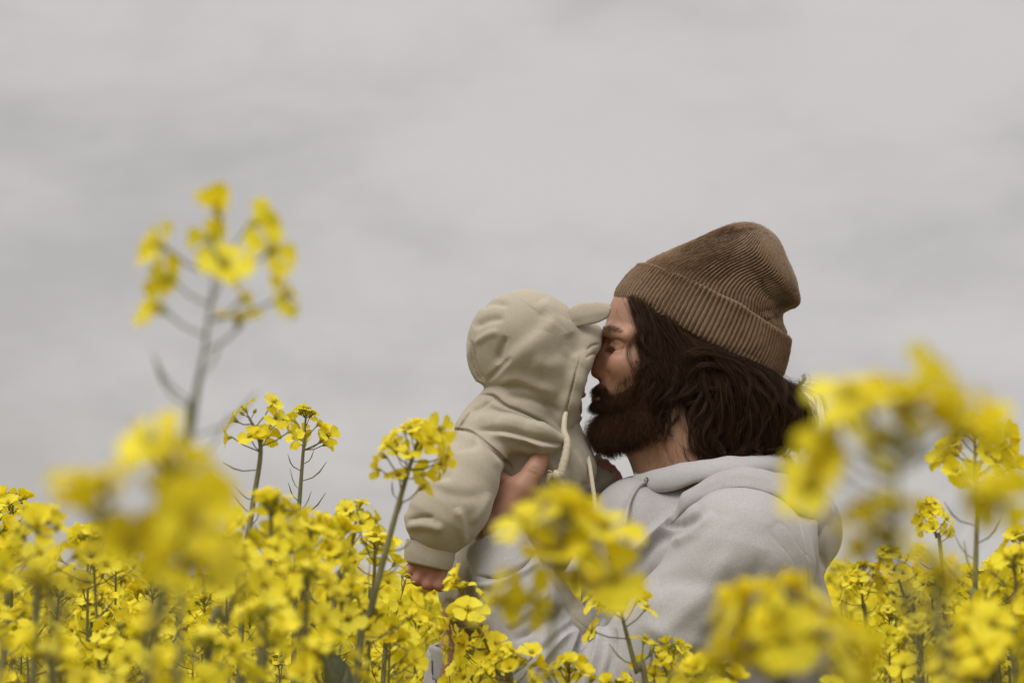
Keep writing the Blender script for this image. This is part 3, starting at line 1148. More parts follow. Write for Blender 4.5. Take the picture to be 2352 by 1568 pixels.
    for k in range(26):                                    # loose single waves round the outline
        t = k / 25.0
        u, v = 1600 + 210 * t, 800 + 80 * t
        w = -118 + 70 * t
        du, dv = sd_r.normal(0, 16, 2)
        fl.append(([(u, v, w), (u + 60 + du, v + 45 + dv, w - 8), (u + 70 + 1.5 * du, v + 110 + dv, w - 6), (u + 40 + 2 * du, v + 170, w), (u + 50 + 2 * du, v + 205, w + 6)],
                   14, [8, 16, 20, 20, 18]))
    for k in range(22):
        u, v = 1790 + sd_r.random() * 40, 905 + 115 * sd_r.random()
        fl.append(([(u - 30, v - 20, -50 + 90 * sd_r.random()), (u + 8, v, 0), (u + 22 + 14 * sd_r.random(), v + sd_r.normal(0, 14), 0), (u + 20 + 22 * sd_r.random(), v + sd_r.normal(0, 22), 10)], 26, [9, 9, 8, 7]))
    for C, n, rd in fl:
        sd += 1
        parts.append(lock(C, n, rd, (5, 5), seed=sd, frizz=7))
    strands('hair', np.concatenate(parts), 0.000125, 0.00005, M['hair'], man)
    # hair lying over the skull under the locks, so no scalp shows
    fill = []
    for f in (-1, 1):
        for k, C in enumerate([
            [(1484, 705, 60), (1510, 770, 78), (1530, 830, 88), (1540, 890, 92)],
            [(1520, 745, 80), (1560, 800, 92), (1580, 860, 96), (1580, 920, 100)],
            [(1600, 790, 84), (1640, 830, 94), (1660, 900, 96), (1650, 960, 98)],
            [(1680, 830, 60), (1720, 870, 70), (1730, 930, 74), (1720, 990, 76)],
            [(1740, 860, 20), (1770, 900, 30), (1780, 960, 34), (1770, 1010, 36)]]):
            sd += 1
            fill.append(lock([(u, v, w * f) for u, v, w in C], 800, [26, 30, 32, 30], (3, 6), m=16, seed=sd))
    strands('hair', np.concatenate(fill), 0.00016, 0.00008, M['hair'], man)


build_hair()


def inpoly(q, poly):
    poly = np.asarray(poly, float)
    c = np.zeros(len(q), bool)
    j = len(poly) - 1
    for i in range(len(poly)):
        a, b = poly[i], poly[j]
        t = (a[1] > q[:, 1]) != (b[1] > q[:, 1])
        x = (b[0] - a[0]) * (q[:, 1] - a[1]) / (b[1] - a[1] + 1e-12) + a[0]
        c ^= t & (q[:, 0] < x)
        j = i
    return c


def grow(V, N, sel, n, length, flow, m, curl, up=0.5, seed=1, jit=0.25):
    """n strands rooted on the chosen vertices; flow gives the lie of the hair (world x, z) per root"""
    r = np.random.default_rng(seed)
    idx = r.choice(np.nonzero(sel)[0], n)
    root = V[idx] + r.normal(0, 0.0010, (n, 3)) - N[idx] * 0.0006
    UV = proj(root)
    Ln = length(UV) / PXM * (0.75 + 0.5 * r.random(n))
    fx = flow(UV)
    d = np.stack([fx[:, 0], np.zeros(n), fx[:, 1]], 1)
    d[:, 1] = np.sign(V[idx][:, 1]) * 0.12
    d += r.normal(0, jit, (n, 3))
    nn = N[idx]
    out = np.zeros((n, m, 3))
    p = root.copy()
    out[:, 0] = p
    ph = r.random((n, 3)) * 6.28
    fr = 1.0 + r.random((n, 1)) * 1.4
    for k in range(1, m):
        t = k / (m - 1)
        v = nn * (up * (1 - t) + 0.08) + d * (0.35 + t)
        v += curl * t * np.sin(ph + fr * t * 6.28)
        v /= np.linalg.norm(v, axis=1, keepdims=True) + 1e-9
        p = p + v * (Ln / (m - 1))[:, None]
        out[:, k] = p
    return out


def build_beard():
    V = man_V
    N = normals(V, man_F)
    UV = proj(V)
    head = (V[:, 2] > 1.40) & (UV[:, 0] > 1340) & (UV[:, 0] < 1560)
    full = inpoly(UV, [(1464, 846), (1496, 836), (1520, 880), (1516, 950), (1500, 992), (1450, 1024), (1400, 1030), (1360, 1010), (1355, 945),
                       (1370, 928), (1388, 918), (1402, 906), (1430, 898), (1452, 880)]) & head
    must = inpoly(UV, [(1352, 882), (1378, 880), (1392, 884), (1402, 902), (1398, 920), (1386, 920), (1372, 908), (1352, 904)]) & head
    under = inpoly(UV, [(1358, 922), (1396, 914), (1396, 948), (1358, 948)]) & head

    def flow(q):
        t = np.clip((q[:, 0] - 1380) / 110, 0, 1)
        x = -0.32 + 0.30 * t + 0.62 * np.clip((q[:, 1] - 960) / 50, 0, 1)
        return np.stack([x, -np.ones(len(q)) * 0.95], 1)

    def length(q):
        low = np.clip((q[:, 1] - 850) / 120, 0, 1)
        fr = np.clip((1470 - q[:, 0]) / 80, 0, 1)
        return 14 + 24 * low + 8 * low * fr - 17 * np.clip((q[:, 1] - 990) / 30, 0, 1)

    def mflow(q):
        t = np.clip((q[:, 0] - 1362) / 40, 0, 1)
        return np.stack([-0.45 + 0.35 * t, -0.9 - 0.1 * t], 1)
    a = grow(V, N, full, 17000, length, flow, 9, 0.55, 0.7, 3)
    b = grow(V, N, must, 2600, lambda q: np.full(len(q), 17.0), mflow, 7, 0.2, 0.22, 4, 0.18)
    u = grow(V, N, under, 2200, lambda q: np.full(len(q), 26.0), flow, 7, 0.3, 0.6, 5)
    pad = lambda S, m: np.stack([np.stack([np.interp(np.linspace(0, 1, m), np.linspace(0, 1, S.shape[1]), S[i, :, k]) for k in range(3)], 1)
                                 for i in range(len(S))])
    strands('beard', np.concatenate([a, pad(b, 9), pad(u, 9)]), 0.00011, 0.00005, M['beard'], man)
    # cheek stubble thinning out above the beard
    ck = inpoly(UV, [(1396, 900), (1420, 878), (1444, 852), (1460, 820), (1474, 836), (1452, 890), (1412, 922), (1394, 920)]) & head
    s = grow(V, N, ck, 1500, lambda q: np.full(len(q), 12.0), flow, 5, 0.2, 0.3, 8)
    nk = inpoly(UV, [(1470, 1020), (1520, 975), (1570, 960), (1590, 1040), (1550, 1070), (1485, 1070)]) & head
    s2 = grow(V, N, nk, 420, lambda q: np.full(len(q), 20.0), flow, 5, 0.35, 0.3, 9, 0.35)
    strands('stubble', np.concatenate([s, s2]), 0.00006, 0.00003, M['beard'], man)
    # eyebrows and lashes
    br = inpoly(UV, [(1380, 776), (1382, 754), (1400, 750), (1420, 755), (1432, 764), (1412, 768), (1396, 774)]) & (V[:, 2] > 1.5)
    e = grow(V, N, br, 3600, lambda q: np.full(len(q), 8.0), lambda q: np.tile([0.85, 0.12], (len(q), 1)), 5, 0.05, 0.18, 12, 0.10)
    strands('eyebrow', e, 0.00010, 0.00004, M['beard'], man)
    ls = []
    r = np.random.default_rng(6)
    for s_ in (-1, 1):
        for i in range(150):
            t = r.random()
            u, v = 1398 + 34 * t, 795 + 5 * math.sin(t * 3.1) - 1.5
            w = -(48 + 6 * math.sin(t * 3.1)) + 3
            p0 = np.array((u, v, w * -s_ if s_ > 0 else w))
            if s_ > 0:
                p0[2] = -w
            dr = np.array((-9 + 6 * t, 9 + r.normal(0, 1.5), -6 * (1 if s_ < 0 else -1)))
            ls.append([P(*p0), P(*(p0 + dr * 0.6 + (0, 1.5, 0))), P(*(p0 + dr * 1.25 + (-1, 0, 0)))])
    strands('eyelashes', np.array(ls), 0.00014, 0.00005, M['beard'], man)


build_beard()

# ================================================================== THE BABY
baby = empty('person', tuple(P(1110, 1440, 0)))
tag(baby, 'baby in a sage hooded suit with ears, held up against the bearded man', 'person')


def build_baby():
    c = Clay(axis((-0.17, 0.16, 0.0022)), axis((-0.17, 0.10, 0.0022)), axis((1.10, 1.34, 0.005), (1.34, 1.74, 0.0022)))
    # head with a small face turned to the man
    c.pe((1222, 805, 0), (112, 108, 92), 12)
    c.pe((1278, 860, 0), (62, 68, 66), 30)
    for s in (-1, 1):
        c.pe((1306, 892, 38 * s), (38, 36, 30), 18)
        c.pe((1330, 838, 26 * s), (14, 10, 14), 8, '-')
        c.pe((1322, 838, 26 * s), (13, 11, 13), 3)
    c.pe((1336, 872, 0), (14, 12, 13), 10)
    c.pe((1330, 906, 0), (17, 9, 18), 8)
    c.pe((1322, 922, 0), (14, 8, 15), 5)
    c.pe((1308, 942, 0), (30, 22, 32), 16)
    # trunk, arms, legs
    c.chain([(1215, 930, 0, 52), (1210, 1000, 0, 70), (1225, 1120, 0, 92), (1195, 1240, 0, 96), (1125, 1340, 0, 86)], 30)
    c.chain([(1120, 1020, -80, 42), (1050, 1125, -190, 40), (990, 1245, -215, 32), (985, 1290, -215, 30)], 16)
    # near fist: four fingers side by side
    c.pe((987, 1298, -214), (38, 26, 26), 8, rot=R(-12))
    for i, (u0, v0, u1, v1, r_) in enumerate([(960, 1288, 936, 1307, 13.5), (978, 1292, 957, 1325, 13.8), (998, 1298, 981, 1336, 13.8), (1018, 1304, 1006, 1338, 13)]):
        c.chain([(u0, v0, -230, r_), (u1, v1 + 5, -234, r_), (u1 + 4, v1 + 9, -214, r_ * 0.92), (u1 + 14, v1 - 6, -196, r_ * 0.85)], 1.5)
    c.chain([(1012, 1300, -195, 14), (1000, 1322, -190, 13), (984, 1328, -188, 12)], 4)
    # far arm and hand towards the man's chest
    c.chain([(1270, 1040, 70, 42), (1330, 1120, 90, 36), (1372, 1092, 78, 30)], 16)
    c.pe((1382, 1082, 72), (28, 24, 26), 8)
    for i, (u1, v1) in enumerate([(1372, 1054), (1390, 1064), (1405, 1077), (1415, 1090)]):
        c.chain([(1372 + 5 * i, 1082 + 4 * i, 72, 12), (u1, v1, 68 - 2 * i, 11.5), (u1 + 6, v1 + 8, 56, 10)], 2.5)
    for s in (-1, 1):
        c.chain([(1120, 1340, 52 * s, 58), (1232, 1386, 76 * s, 46), (1306, 1450, 84 * s, 38), (1328, 1560, 84 * s, 30), (1330, 1606, 84 * s, 24)], 16)
        c.pc((1330, 1616, 84 * s), (1360, 1622, 84 * s), 22, 18, 10)
    V, F = c.mesh(1)
    N = normals(V, F)
    UV = proj(V)
    V = fold(V, N, [(1336, 914), (1322, 914), (1310, 912)], 2, 3, 'g')
    g = lambda u, v, s: np.exp(-(((UV[:, 0] - u) ** 2 + (UV[:, 1] - v) ** 2) / s ** 2))
    fl = 0.6 * g(1310, 890, 40) + 0.4 * g(975, 1340, 40) + 0.5 * g(1400, 1080, 30) + 0.7 * g(1328, 914, 14)
    mesh_obj('body', V, F, M['baby_skin'], baby, attrs={'flush': ('FLOAT', np.clip(fl, 0, 1))})

    # ---- hooded suit
    s = Clay(axis((-0.17, 0.155, 0.0020)), axis((-0.18, 0.0, 0.0020), (0.0, 0.11, 0.004)), axis((1.06, 1.30, 0.005), (1.30, 1.76, 0.0020)))
    s.pe((1206, 792, 0), (128, 130, 112), 10, rot=R(-20))
    s.pe((1168, 800, 0), (90, 108, 96), 30, rot=R(18))
    s.pc((1215, 805, 0), (1268, 858, 0), 112, 94, 40)
    s.pc((1265, 792, 0), (1318, 788, 0), 84, 54, 40)
    s.pc((1275, 870, 0), (1282, 930, 0), 84, 62, 36)
    s.pc((1295, 800, 0), (1328, 800, 0), 72, 46, 40)
    for q in (-1, 1):                                                  # hem round the face opening
        s.chain([(1362, 770, 0, 14), (1354, 790, 44 * q, 14), (1338, 834, 72 * q, 13), (1324, 876, 80 * q, 13), (1310, 922, 72 * q, 14), (1296, 966, 46 * q, 14), (1295, 980, 0, 14)], 26)
    s.pe((1410, 880, 0), (84, 104, 76), 10, '-', rot=R(-14))
    s.pe((1330, 880, 0), (60, 78, 70), 6, '-')
    # collar and trunk
    tr = Clay(*s.a)
    tr.chain([(1196, 925, 0, 88), (1172, 975, 0, 98)], 14)
    tr.chain([(1170, 1000, 0, 98), (1225, 1095, 0, 116), (1200, 1230, 0, 116), (1122, 1330, 0, 102), (1108, 1350, 0, 94)], 40, sy=0.92)
    tr.chain([(1096, 1000, -40, 56), (1120, 985, 30, 60)], 40)
    tr.pc((1285, 1000, 0), (1325, 1075, 0), 52, 46, 30)
    for q in (-1, 1):
        tr.chain([(1122, 1335, 50 * q, 78), (1235, 1385, 78 * q, 72), (1310, 1450, 84 * q, 58), (1330, 1560, 84 * q, 46), (1330, 1600, 84 * q, 40)], 22)
    s.join(tr, 3)
    # cloth of the yoke running forward over the man's thumb
    yk = Clay(*s.a)
    yk.chain([(1128, 1040, -128, 40), (1112, 1010, -108, 46), (1170, 1004, -116, 36), (1235, 1014, -126, 31), (1292, 1014, -102, 20)], 14)
    s.join(yk, 30)
    # near sleeve
    sl = Clay(*s.a)
    sl.chain([(1096, 1042, -104, 66), (1066, 1100, -180, 80), (1040, 1156, -214, 86), (1014, 1192, -224, 78), (1002, 1216, -224, 60)], 16)
    sl.pe((1000, 1208, -224), (76, 32, 64), 12, rot=R(-20))
    s.join(sl, 10)
    # far sleeve
    fs = Clay(*s.a)
    fs.chain([(1270, 1040, 70, 66), (1330, 1128, 92, 56), (1372, 1104, 82, 44), (1392, 1092, 78, 34)], 16)
    fs.pe((1398, 1062, 74), (52, 36, 30), 3, '-', rot=R(-35))
    s.join(fs, 4)
    V, F = subdivide(*s.mesh(1))
    V = relax(V, F, 0.5)
    N = normals(V, F)
    hd = lambda q: q[:, 2] > 1.50
    L = [
        # hood: centre seam, gathers and the long diagonal fold
        ([(1078, 780), (1084, 830), (1097, 862), (1111, 880)], 4, 7, 's'),
        ([(1116, 874), (1160, 822), (1210, 782), (1258, 742), (1275, 715)], 24, 7, 's'),
        ([(1114, 880), (1145, 848), (1175, 818)], 7, 4, 'g'),
        ([(1140, 838), (1152, 800), (1162, 770)], 9, 6, 'g'),
        ([(1085, 752), (1120, 735), (1160, 730)], 10, 5, 'g'),
        ([(1086, 792), (1120, 770), (1150, 762)], 10, 4, 'r'),
        ([(1098, 705), (1130, 695), (1170, 700)], 8, 4, 'g'),
        ([(1240, 690), (1262, 720), (1250, 760)], 18, 5, 'r'),
        ([(1306, 764), (1316, 792), (1330, 815)], 16, 4, 'g'),
        ([(1376, 790), (1360, 794), (1346, 806)], 4, 2.6, 'g'),
        ([(1372, 812), (1358, 814), (1344, 824)], 4, 2.2, 'g'),
        ([(1326, 838), (1316, 880), (1306, 920), (1300, 958)], 3.0, 4.5, 'g'),
        ([(1135, 890), (1180, 870), (1230, 885), (1285, 905)], 14, 6, 'r'),
        ([(1160, 905), (1200, 912), (1250, 925), (1290, 950)], 10, 6, 'g'),
        ([(1220, 830), (1260, 840), (1300, 830)], 22, 5, 'r'),
    ]
    for poly, w, h, k in L:
        V = fold(V, N, poly, w * 0.9, h * 1.5, k, lim=hd)
    L = [
        # neck seam, yoke and shoulder folds
        ([(1096, 906), (1131, 908), (1160, 930), (1200, 946), (1250, 970), (1300, 1000)], 4.5, 10, 'g'),
        ([(1110, 915), (1150, 940), (1200, 960), (1250, 985), (1300, 1012)], 9, 8, 'r'),
        ([(1080, 946), (1110, 930), (1131, 915)], 5, 6, 'g'),
        ([(1053, 985), (1066, 965), (1080, 945)], 3, 4, 'g'),
        ([(1060, 975), (1110, 960), (1170, 968), (1230, 985), (1280, 1010)], 12, 9, 'r'),
        ([(1090, 988), (1150, 985), (1210, 1000), (1270, 1015), (1310, 1030)], 7, 10, 'g'),
        ([(1120, 1000), (1180, 1005), (1240, 1022), (1295, 1020)], 8, 9, 'r'),
        ([(1030, 988), (1060, 986), (1090, 996), (1131, 1028), (1160, 1056), (1176, 1078)], 3.2, 8, 'g'),
        ([(1040, 1000), (1085, 1010), (1125, 1048), (1165, 1090)], 9, 6, 'r'),
        ([(1040, 1025), (1080, 1022), (1100, 1010)], 10, 6, 'g'),
        ([(1190, 1015), (1220, 1030), (1240, 1042)], 9, 8, 'g'),
        # trunk below the arm, in the shade
        ([(1290, 1030), (1310, 1080), (1318, 1140), (1330, 1180)], 9, 10, 'g'),
        ([(1262, 1050), (1280, 1100), (1300, 1160)], 10, 9, 'r'),
        ([(1320, 1030), (1340, 1080), (1352, 1130), (1366, 1180)], 8, 8, 'r'),
        ([(1240, 1060), (1262, 1120), (1262, 1200)], 12, 8, 'g'),
        # near sleeve
        ([(985, 1105), (1020, 1130), (1075, 1140), (1120, 1130)], 16, 6, 'g'),
        ([(930, 1212), (965, 1205), (1000, 1210), (1020, 1216)], 10, 9, 'r'),
        ([(935, 1196), (970, 1188), (1000, 1190)], 7, 7, 'g'),
        ([(1048, 1165), (1060, 1200), (1062, 1250)], 10, 9, 'r'),
        ([(1125, 1130), (1108, 1170), (1080, 1205)], 10, 6, 'r'),
        ([(980, 1080), (1010, 1095), (1040, 1085)], 12, 5, 'g'),
        # seat
        ([(1040, 1290), (1060, 1340), (1050, 1390)], 10, 9, 'r'),
        ([(1020, 1380), (1060, 1390), (1100, 1385)], 8, 8, 'g'),
        ([(1075, 1300), (1082, 1350), (1076, 1395)], 9, 9, 'g'),
    ]
    bd = lambda q: q[:, 2] < 1.62
    for poly, w, h, k in L:
        V = fold(V, N, poly, w, h * (1.3 if max(q[1] for q in poly) < 1110 else 0.9), k, lim=bd)
    N = normals(V, F)
    V = V + N * (vnoise(V, 18, 31, 2) * 0.0035)[:, None]
    V = V - N * (crumple(V, 3) * 0.0012)[:, None]
    # sewn seams: narrow, sunk, with the cloth puffed on both sides
    N = normals(V, F)
    for poly in ([(1338, 796), (1328, 838), (1317, 880), (1304, 925), (1293, 956)],
                 [(1079, 772), (1085, 826), (1097, 860), (1112, 880)],
                 [(1096, 906), (1131, 909), (1160, 930), (1200, 947), (1250, 971), (1294, 996)],
                 [(1030, 988), (1060, 986), (1090, 996), (1131, 1028), (1160, 1056), (1178, 1080)],
                 [(1053, 985), (1066, 965), (1080, 945)]):
        V = fold(V, N, poly, 6.0, 1.6, 'r', taper=True)
        V = fold(V, N, poly, 2.0, 3.6, 'g', taper=True)
    suit = mesh_obj('hooded_suit', V, F, M['sage'], baby)
    # ears on the hood
    for sg in (-1, 1):
        V, F = strip([(1308, 756, 50 * sg), (1318, 752, 62 * sg), (1345, 746, 72 * sg), (1372, 740, 74 * sg), (1386, 735, 74 * sg), (1396, 729, 72 * sg), (1402, 718, 69 * sg), (1404, 712, 67 * sg)],
                     [(1304, 716, 44 * sg), (1312, 708, 50 * sg), (1332, 697, 56 * sg), (1360, 693, 60 * sg), (1380, 694, 62 * sg), (1394, 697, 63 * sg), (1402, 703, 65 * sg), (1404, 711, 67 * sg)], 11, 60, 16, 3)
        V = V + normals(V, F) * (vnoise(V, 40, 3) * 0.003)[:, None]
        N3 = normals(V, F)
        N3 = N3 * np.sign((N3 * (V - V.mean(0))).sum())
        V = fold(V, N3, [(1310, 746), (1345, 738), (1372, 732), (1390, 724)], 2.5, 3.5, 'g', taper=False)
        mesh_obj('hood_ear', V, F, M['sage'], suit)
    # rib cuff at the near wrist
    rows = []
    for t in np.linspace(0, 1, 30):
        f = np.array((934, 1236.)) * (1 - t) + np.array((930, 1290.)) * t
        b = np.array((1046, 1262.)) * (1 - t) + np.array((1034, 1312.)) * t
        rows.append((f, b, -222, 48 - 2 * t, 3 * math.sin(math.pi * t) - 4 * max(0, (t - 0.93) / 0.07) ** 2))
    rows += [((934, 1288), (1029, 1308), -222, 40, -2), ((936, 1262), (1032, 1290), -222, 38, -2)]
    V, F = loft(rows, 460, 92, 1.1, 2.3)
    mesh_obj('sleeve_cuff', V, F, M['sage_rib'], suit)
    # drawstrings
    mb = MB()
    pa = catmull([(1300, 948, -78), (1297, 962, -98), (1296, 990, -112), (1303, 1014, -122), (1299, 1045, -130), (1292, 1072, -134), (1286, 1090, -134), (1270, 1088, -134)], 50)
    ra = np.interp(np.linspace(0, 1, 50), [0, .2, .6, .85, .93, 1], [5.5, 6.5, 9.5, 10, 12, 10])
    ra *= 1 + 0.06 * np.sin(np.arange(50) * 1.9)
    mb.tube(np.array([P(*q) for q in pa]), [RS(q, -120) for q in ra], 10)
    for k in range(10):
        a = rng.normal(0, 1, 2)
        mb.tube(np.array([P(1272, 1088, -134), P(1262 + a[0] * 2, 1090 + a[1] * 5, -134 + a[0] * 4), P(1256 + a[0] * 3, 1096 + a[1] * 8, -134)]), 0.0012, 5)
    link('drawstring', mb.mesh('drawstring', [M['cord']]), suit)
    mb = MB()
    pa = catmull([(1326, 988, 40), (1334, 1010, 20), (1346, 1032, -10), (1354, 1065, -50), (1360, 1105, -80), (1366, 1150, -95), (1370, 1200, -100), (1372, 1260, -100)], 50)
    mb.tube(np.array([P(*q) for q in pa]), [RS(5.2, -40)] * 50, 8)
    link('drawstring', mb.mesh('drawstring', [M['cord']]), suit)


build_baby()


# ================================================================== THE FIELD
def petal_mat():
    m, nt, b = new_mat('yellow_petal')
    oi = nt.nodes.new('ShaderNodeObjectInfo')
    n = _noise(nt, 160, 3)
    ad = nt.nodes.new('ShaderNodeMath')
    ad.operation = 'ADD'
    nt.links.new(oi.outputs['Random'], ad.inputs[0])
    nt.links.new(n.outputs['Fac'], ad.inputs[1])
    ml = nt.nodes.new('ShaderNodeMath')
    ml.operation = 'MULTIPLY'
    ml.inputs[1].default_value = 0.5
    nt.links.new(ad.outputs[0], ml.inputs[0])
    r = _ramp(nt, ml.outputs[0], [(0.15, (0.84, 0.69, 0.012)), (0.5, (0.90, 0.775, 0.028)), (0.85, (0.93, 0.84, 0.07))])
    nt.links.new(r.outputs[0], b.inputs['Base Color'])
    b.inputs['Roughness'].default_value = 0.6
    b.inputs['Specular IOR Level'].default_value = 0.25
    b.inputs['Sheen Weight'].default_value = 0.1
    tr = nt.nodes.new('ShaderNodeBsdfTranslucent')
    nt.links.new(r.outputs[0], tr.inputs['Color'])
    mx = nt.nodes.new('ShaderNodeMixShader')
    mx.inputs[0].default_value = 0.38
    nt.links.new(b.outputs[0], mx.inputs[1])
    nt.links.new(tr.outputs[0], mx.inputs[2])
    nt.links.new(mx.outputs[0], nt.nodes['Material Output'].inputs['Surface'])
    return m


M['petal'] = petal_mat()
M['stem'] = plain('olive_stem', (0.185, 0.175, 0.080), 0.55, 0.25, 60)
M['bud'] = plain('bud_green', (0.34, 0.33, 0.05), 0.6, 0.3, 120)
M['stamen'] = plain('stamen_yellow', (0.72, 0.58, 0.03), 0.7, 0.2, 200)
M['leaf'] = plain('blue_green_leaf', (0.085, 0.105, 0.065), 0.55, 0.3, 30)
FM = [M['petal'], M['bud'], M['stamen'], M['stem'], M['leaf']]      # slots: petal, sepal, stamen, stem, leaf


def petal_np(kind, seed):
    """one petal: narrow claw, broad rounded blade, reflexed; x outward, z up along the flower axis"""
    r = np.random.default_rng(seed)
    s = np.array([0, 0.25, 0.45, 0.65, 0.82, 0.95, 1.0])
    w = np.array([0.12, 0.20, 0.58, 0.94, 1.02, 0.74, 0.38]) * 0.0068
    el = {'open': [72, 30, 6, -4, -10, -20], 'cup': [78, 66, 50, 36, 26, 14], 'half': [76, 48, 26, 12, 4, -6]}[kind]
    el = np.radians(np.array(el) + r.normal(0, 7))
    L = 0.0155
    x = np.concatenate([[0.0008], 0.0008 + np.cumsum(np.diff(s) * L * np.cos(el))])
    z = np.concatenate([[0], np.cumsum(np.diff(s) * L * np.sin(el))])
    t = np.array([-1, -0.5, 0, 0.5, 1.0])
    V = []
    for i in range(len(s)):
        cup = 0.0016 * s[i] * (1 if kind != 'open' else 0.55)
        for q in t:
            V.append((x[i] - 0.0006 * q * q * (s[i] > .9), w[i] * q, z[i] + cup * q * q + r.normal(0, 0.00035) * s[i]
                      - 0.0006 * (abs(q) < .1) * (s[i] > .3) * (s[i] < .99)))
    k = len(t)
    F = [(i * k + j, (i + 1) * k + j, (i + 1) * k + j + 1, i * k + j + 1) for i in range(len(s) - 1) for j in range(k - 1)]
    return np.array(V), F


def rotz(V, a):
    c, s = math.cos(a), math.sin(a)
    V = np.asarray(V, float)
    return np.stack([c * V[:, 0] - s * V[:, 1], s * V[:, 0] + c * V[:, 1], V[:, 2]], 1)


def ellipsoid_np(c, d, a, b, k=6):
    """bud: pointed ellipsoid from c along d, length a, radius b"""
    path = [np.asarray(c, float) + np.asarray(d, float) * a * t for t in (0, 0.2, 0.5, 0.8, 1.0)]
    return tube_np(path, [b * q for q in (0.35, 0.85, 1.0, 0.7, 0.15)], k)


def core_mb(kind, seed):
    mb = MB()
    r = np.random.default_rng(seed)
    for k in range(4):                                   # sepals
        a = k * math.pi / 2 + math.pi / 4
        V = np.array([(0.0008, -0.0007, -0.0004), (0.0008, 0.0007, -0.0004), (0.0022, 0.0011, 0.004), (0.0022, -0.0011, 0.004), (0.003, 0, 0.0068)])
        mb.add(rotz(V, a), [(0, 1, 2, 3), (3, 2, 4)], 1)
    for k in range(6):                                   # stamens
        a = k * math.pi / 3 + r.random() * 0.4
        p = np.array([(0.0005 * math.cos(a), 0.0005 * math.sin(a), 0.001), (0.0012 * math.cos(a), 0.0012 * math.sin(a), 0.006),
                      (0.0018 * math.cos(a), 0.0018 * math.sin(a), 0.0085)])
        mb.tube(p, [0.0003, 0.0003, 0.0007], 4, 2)
    mb.tube(np.array([(0, 0, 0), (0, 0, 0.0085)]), [0.0007, 0.0006], 4, 1)
    return mb


KINDS_F = ['open', 'half', 'open', 'cup']
PETALS = [MB() for _ in range(8)]
for i, mb in enumerate(PETALS):
    mb.add(*petal_np(KINDS_F[i % 4], 40 + i), m=0)
PETAL_ME = [mb.mesh('petal', FM) for mb in PETALS]
CORE_ME = [core_mb('open', 60 + i).mesh('flower', FM) for i in range(3)]


def flower_mb(i):
    mb = MB()
    c = core_mb('open', 60 + i)
    mb.V, mb.F, mb.M, mb.n = list(c.V), list(c.F), list(c.M), c.n
    r = np.random.default_rng(90 + i)
    for k in range(4):
        V, F = petal_np(KINDS_F[i % 4], 140 + i * 7 + k)
        mb.add(rotz(V, k * math.pi / 2 + r.normal(0, 0.12)), F, 0)
    return mb


FLOWER_MB = [flower_mb(i) for i in range(6)]
FLOWER_ME = [mb.mesh('flower', FM) for mb in FLOWER_MB]


def frame(axis):
    return Vector(axis).to_track_quat('Z', 'Y')


def raceme(mb, tip, ax, n, size, r, buds=10, pods=8, podspan=0.15, stem_pts=None, wide=1.0):
    """adds buds, pedicels and pods to the stem mesh mb and returns [(pos, axis, scale)] of its open flowers"""
    ax = np.asarray(ax, float)
    ax /= np.linalg.norm(ax)
    ref = np.array((1.0, 0, 0)) if abs(ax[0]) < 0.8 else np.array((0, 1.0, 0))
    a1 = np.cross(ax, ref)
    a1 /= np.linalg.norm(a1)
    a2 = np.cross(ax, a1)
    g = r.random() * 6.28
    out = []
    for i in range(buds):
        th = g + i * 2.4
        q = math.sqrt((i + 0.5) / buds)
        d = ax * (1.1 - 0.7 * q) + (a1 * math.cos(th) + a2 * math.sin(th)) * q * 0.9
        d /= np.linalg.norm(d)
        base = tip - ax * 0.006 * q
        p = base + d * (0.004 + 0.005 * q) * size
        mb.tube(np.array([base, p]), 0.0005, 4, 3)
        mb.add(*ellipsoid_np(p, d, 0.0062 * size, 0.0020 * size, 6), m=1)
    for i in range(n):
        f = (i + 0.5) / n                                  # 0 at the top, 1 lowest
        th = g + 1.0 + i * 2.39996 + r.normal(0, 0.25)
        h = tip - ax * (0.004 + 0.042 * f * size)
        el = math.radians(62 - 52 * f + r.normal(0, 9))
        ln = (0.009 + 0.015 * f ** 0.8) * size * wide * (0.85 + 0.3 * r.random())
        rad = a1 * math.cos(th) + a2 * math.sin(th)
        d = rad * math.cos(el) + ax * math.sin(el)
        p = h + d * ln + ax * ln * 0.15
        d2 = d + ax * 0.25 + r.normal(0, 0.22, 3)
        d2 /= np.linalg.norm(d2)
        mb.tube(np.array([h, h + d * ln * 0.55, p]), 0.0006, 4, 3, cap=False)
        out.append((p, d2, size * (0.86 + 0.28 * r.random()) * (0.8 + 0.2 * min(1, f * 3))))
    for i in range(pods):
        f = (i + 0.5 + r.normal(0, 0.2)) / max(1, pods)
        s = 0.055 + podspan * f
        if stem_pts is not None:
            L = np.concatenate([[0], np.cumsum(np.linalg.norm(np.diff(stem_pts[::-1], axis=0), axis=1))])
            h = np.array([np.interp(s, L, stem_pts[::-1][:, k]) for k in range(3)])
        else:
            h = tip - ax * s
        th = g + i * 2.39996 + r.normal(0, 0.3)
        rad = a1 * math.cos(th) + a2 * math.sin(th)
        pl = 0.013 + 0.006 * r.random()
        sl = (0.016 + 0.020 * r.random()) * (0.6 + 0.5 * f)
        d = rad * 0.93 + ax * (0.25 + 0.2 * r.random())
        k0 = h + d * pl
        up = ax * (0.75 + 0.5 * r.random()) + rad * 0.55
        up /= np.linalg.norm(up)
        k1 = k0 + (d + up) * 0.5 * sl * 0.5
        k2 = k0 + (d * 0.4 + up) * sl * 0.85
        mb.tube(np.array([h, k0, k1, k2]), [0.0005, 0.0007, 0.0009, 0.0003], 4, 3, cap=False)
    return out


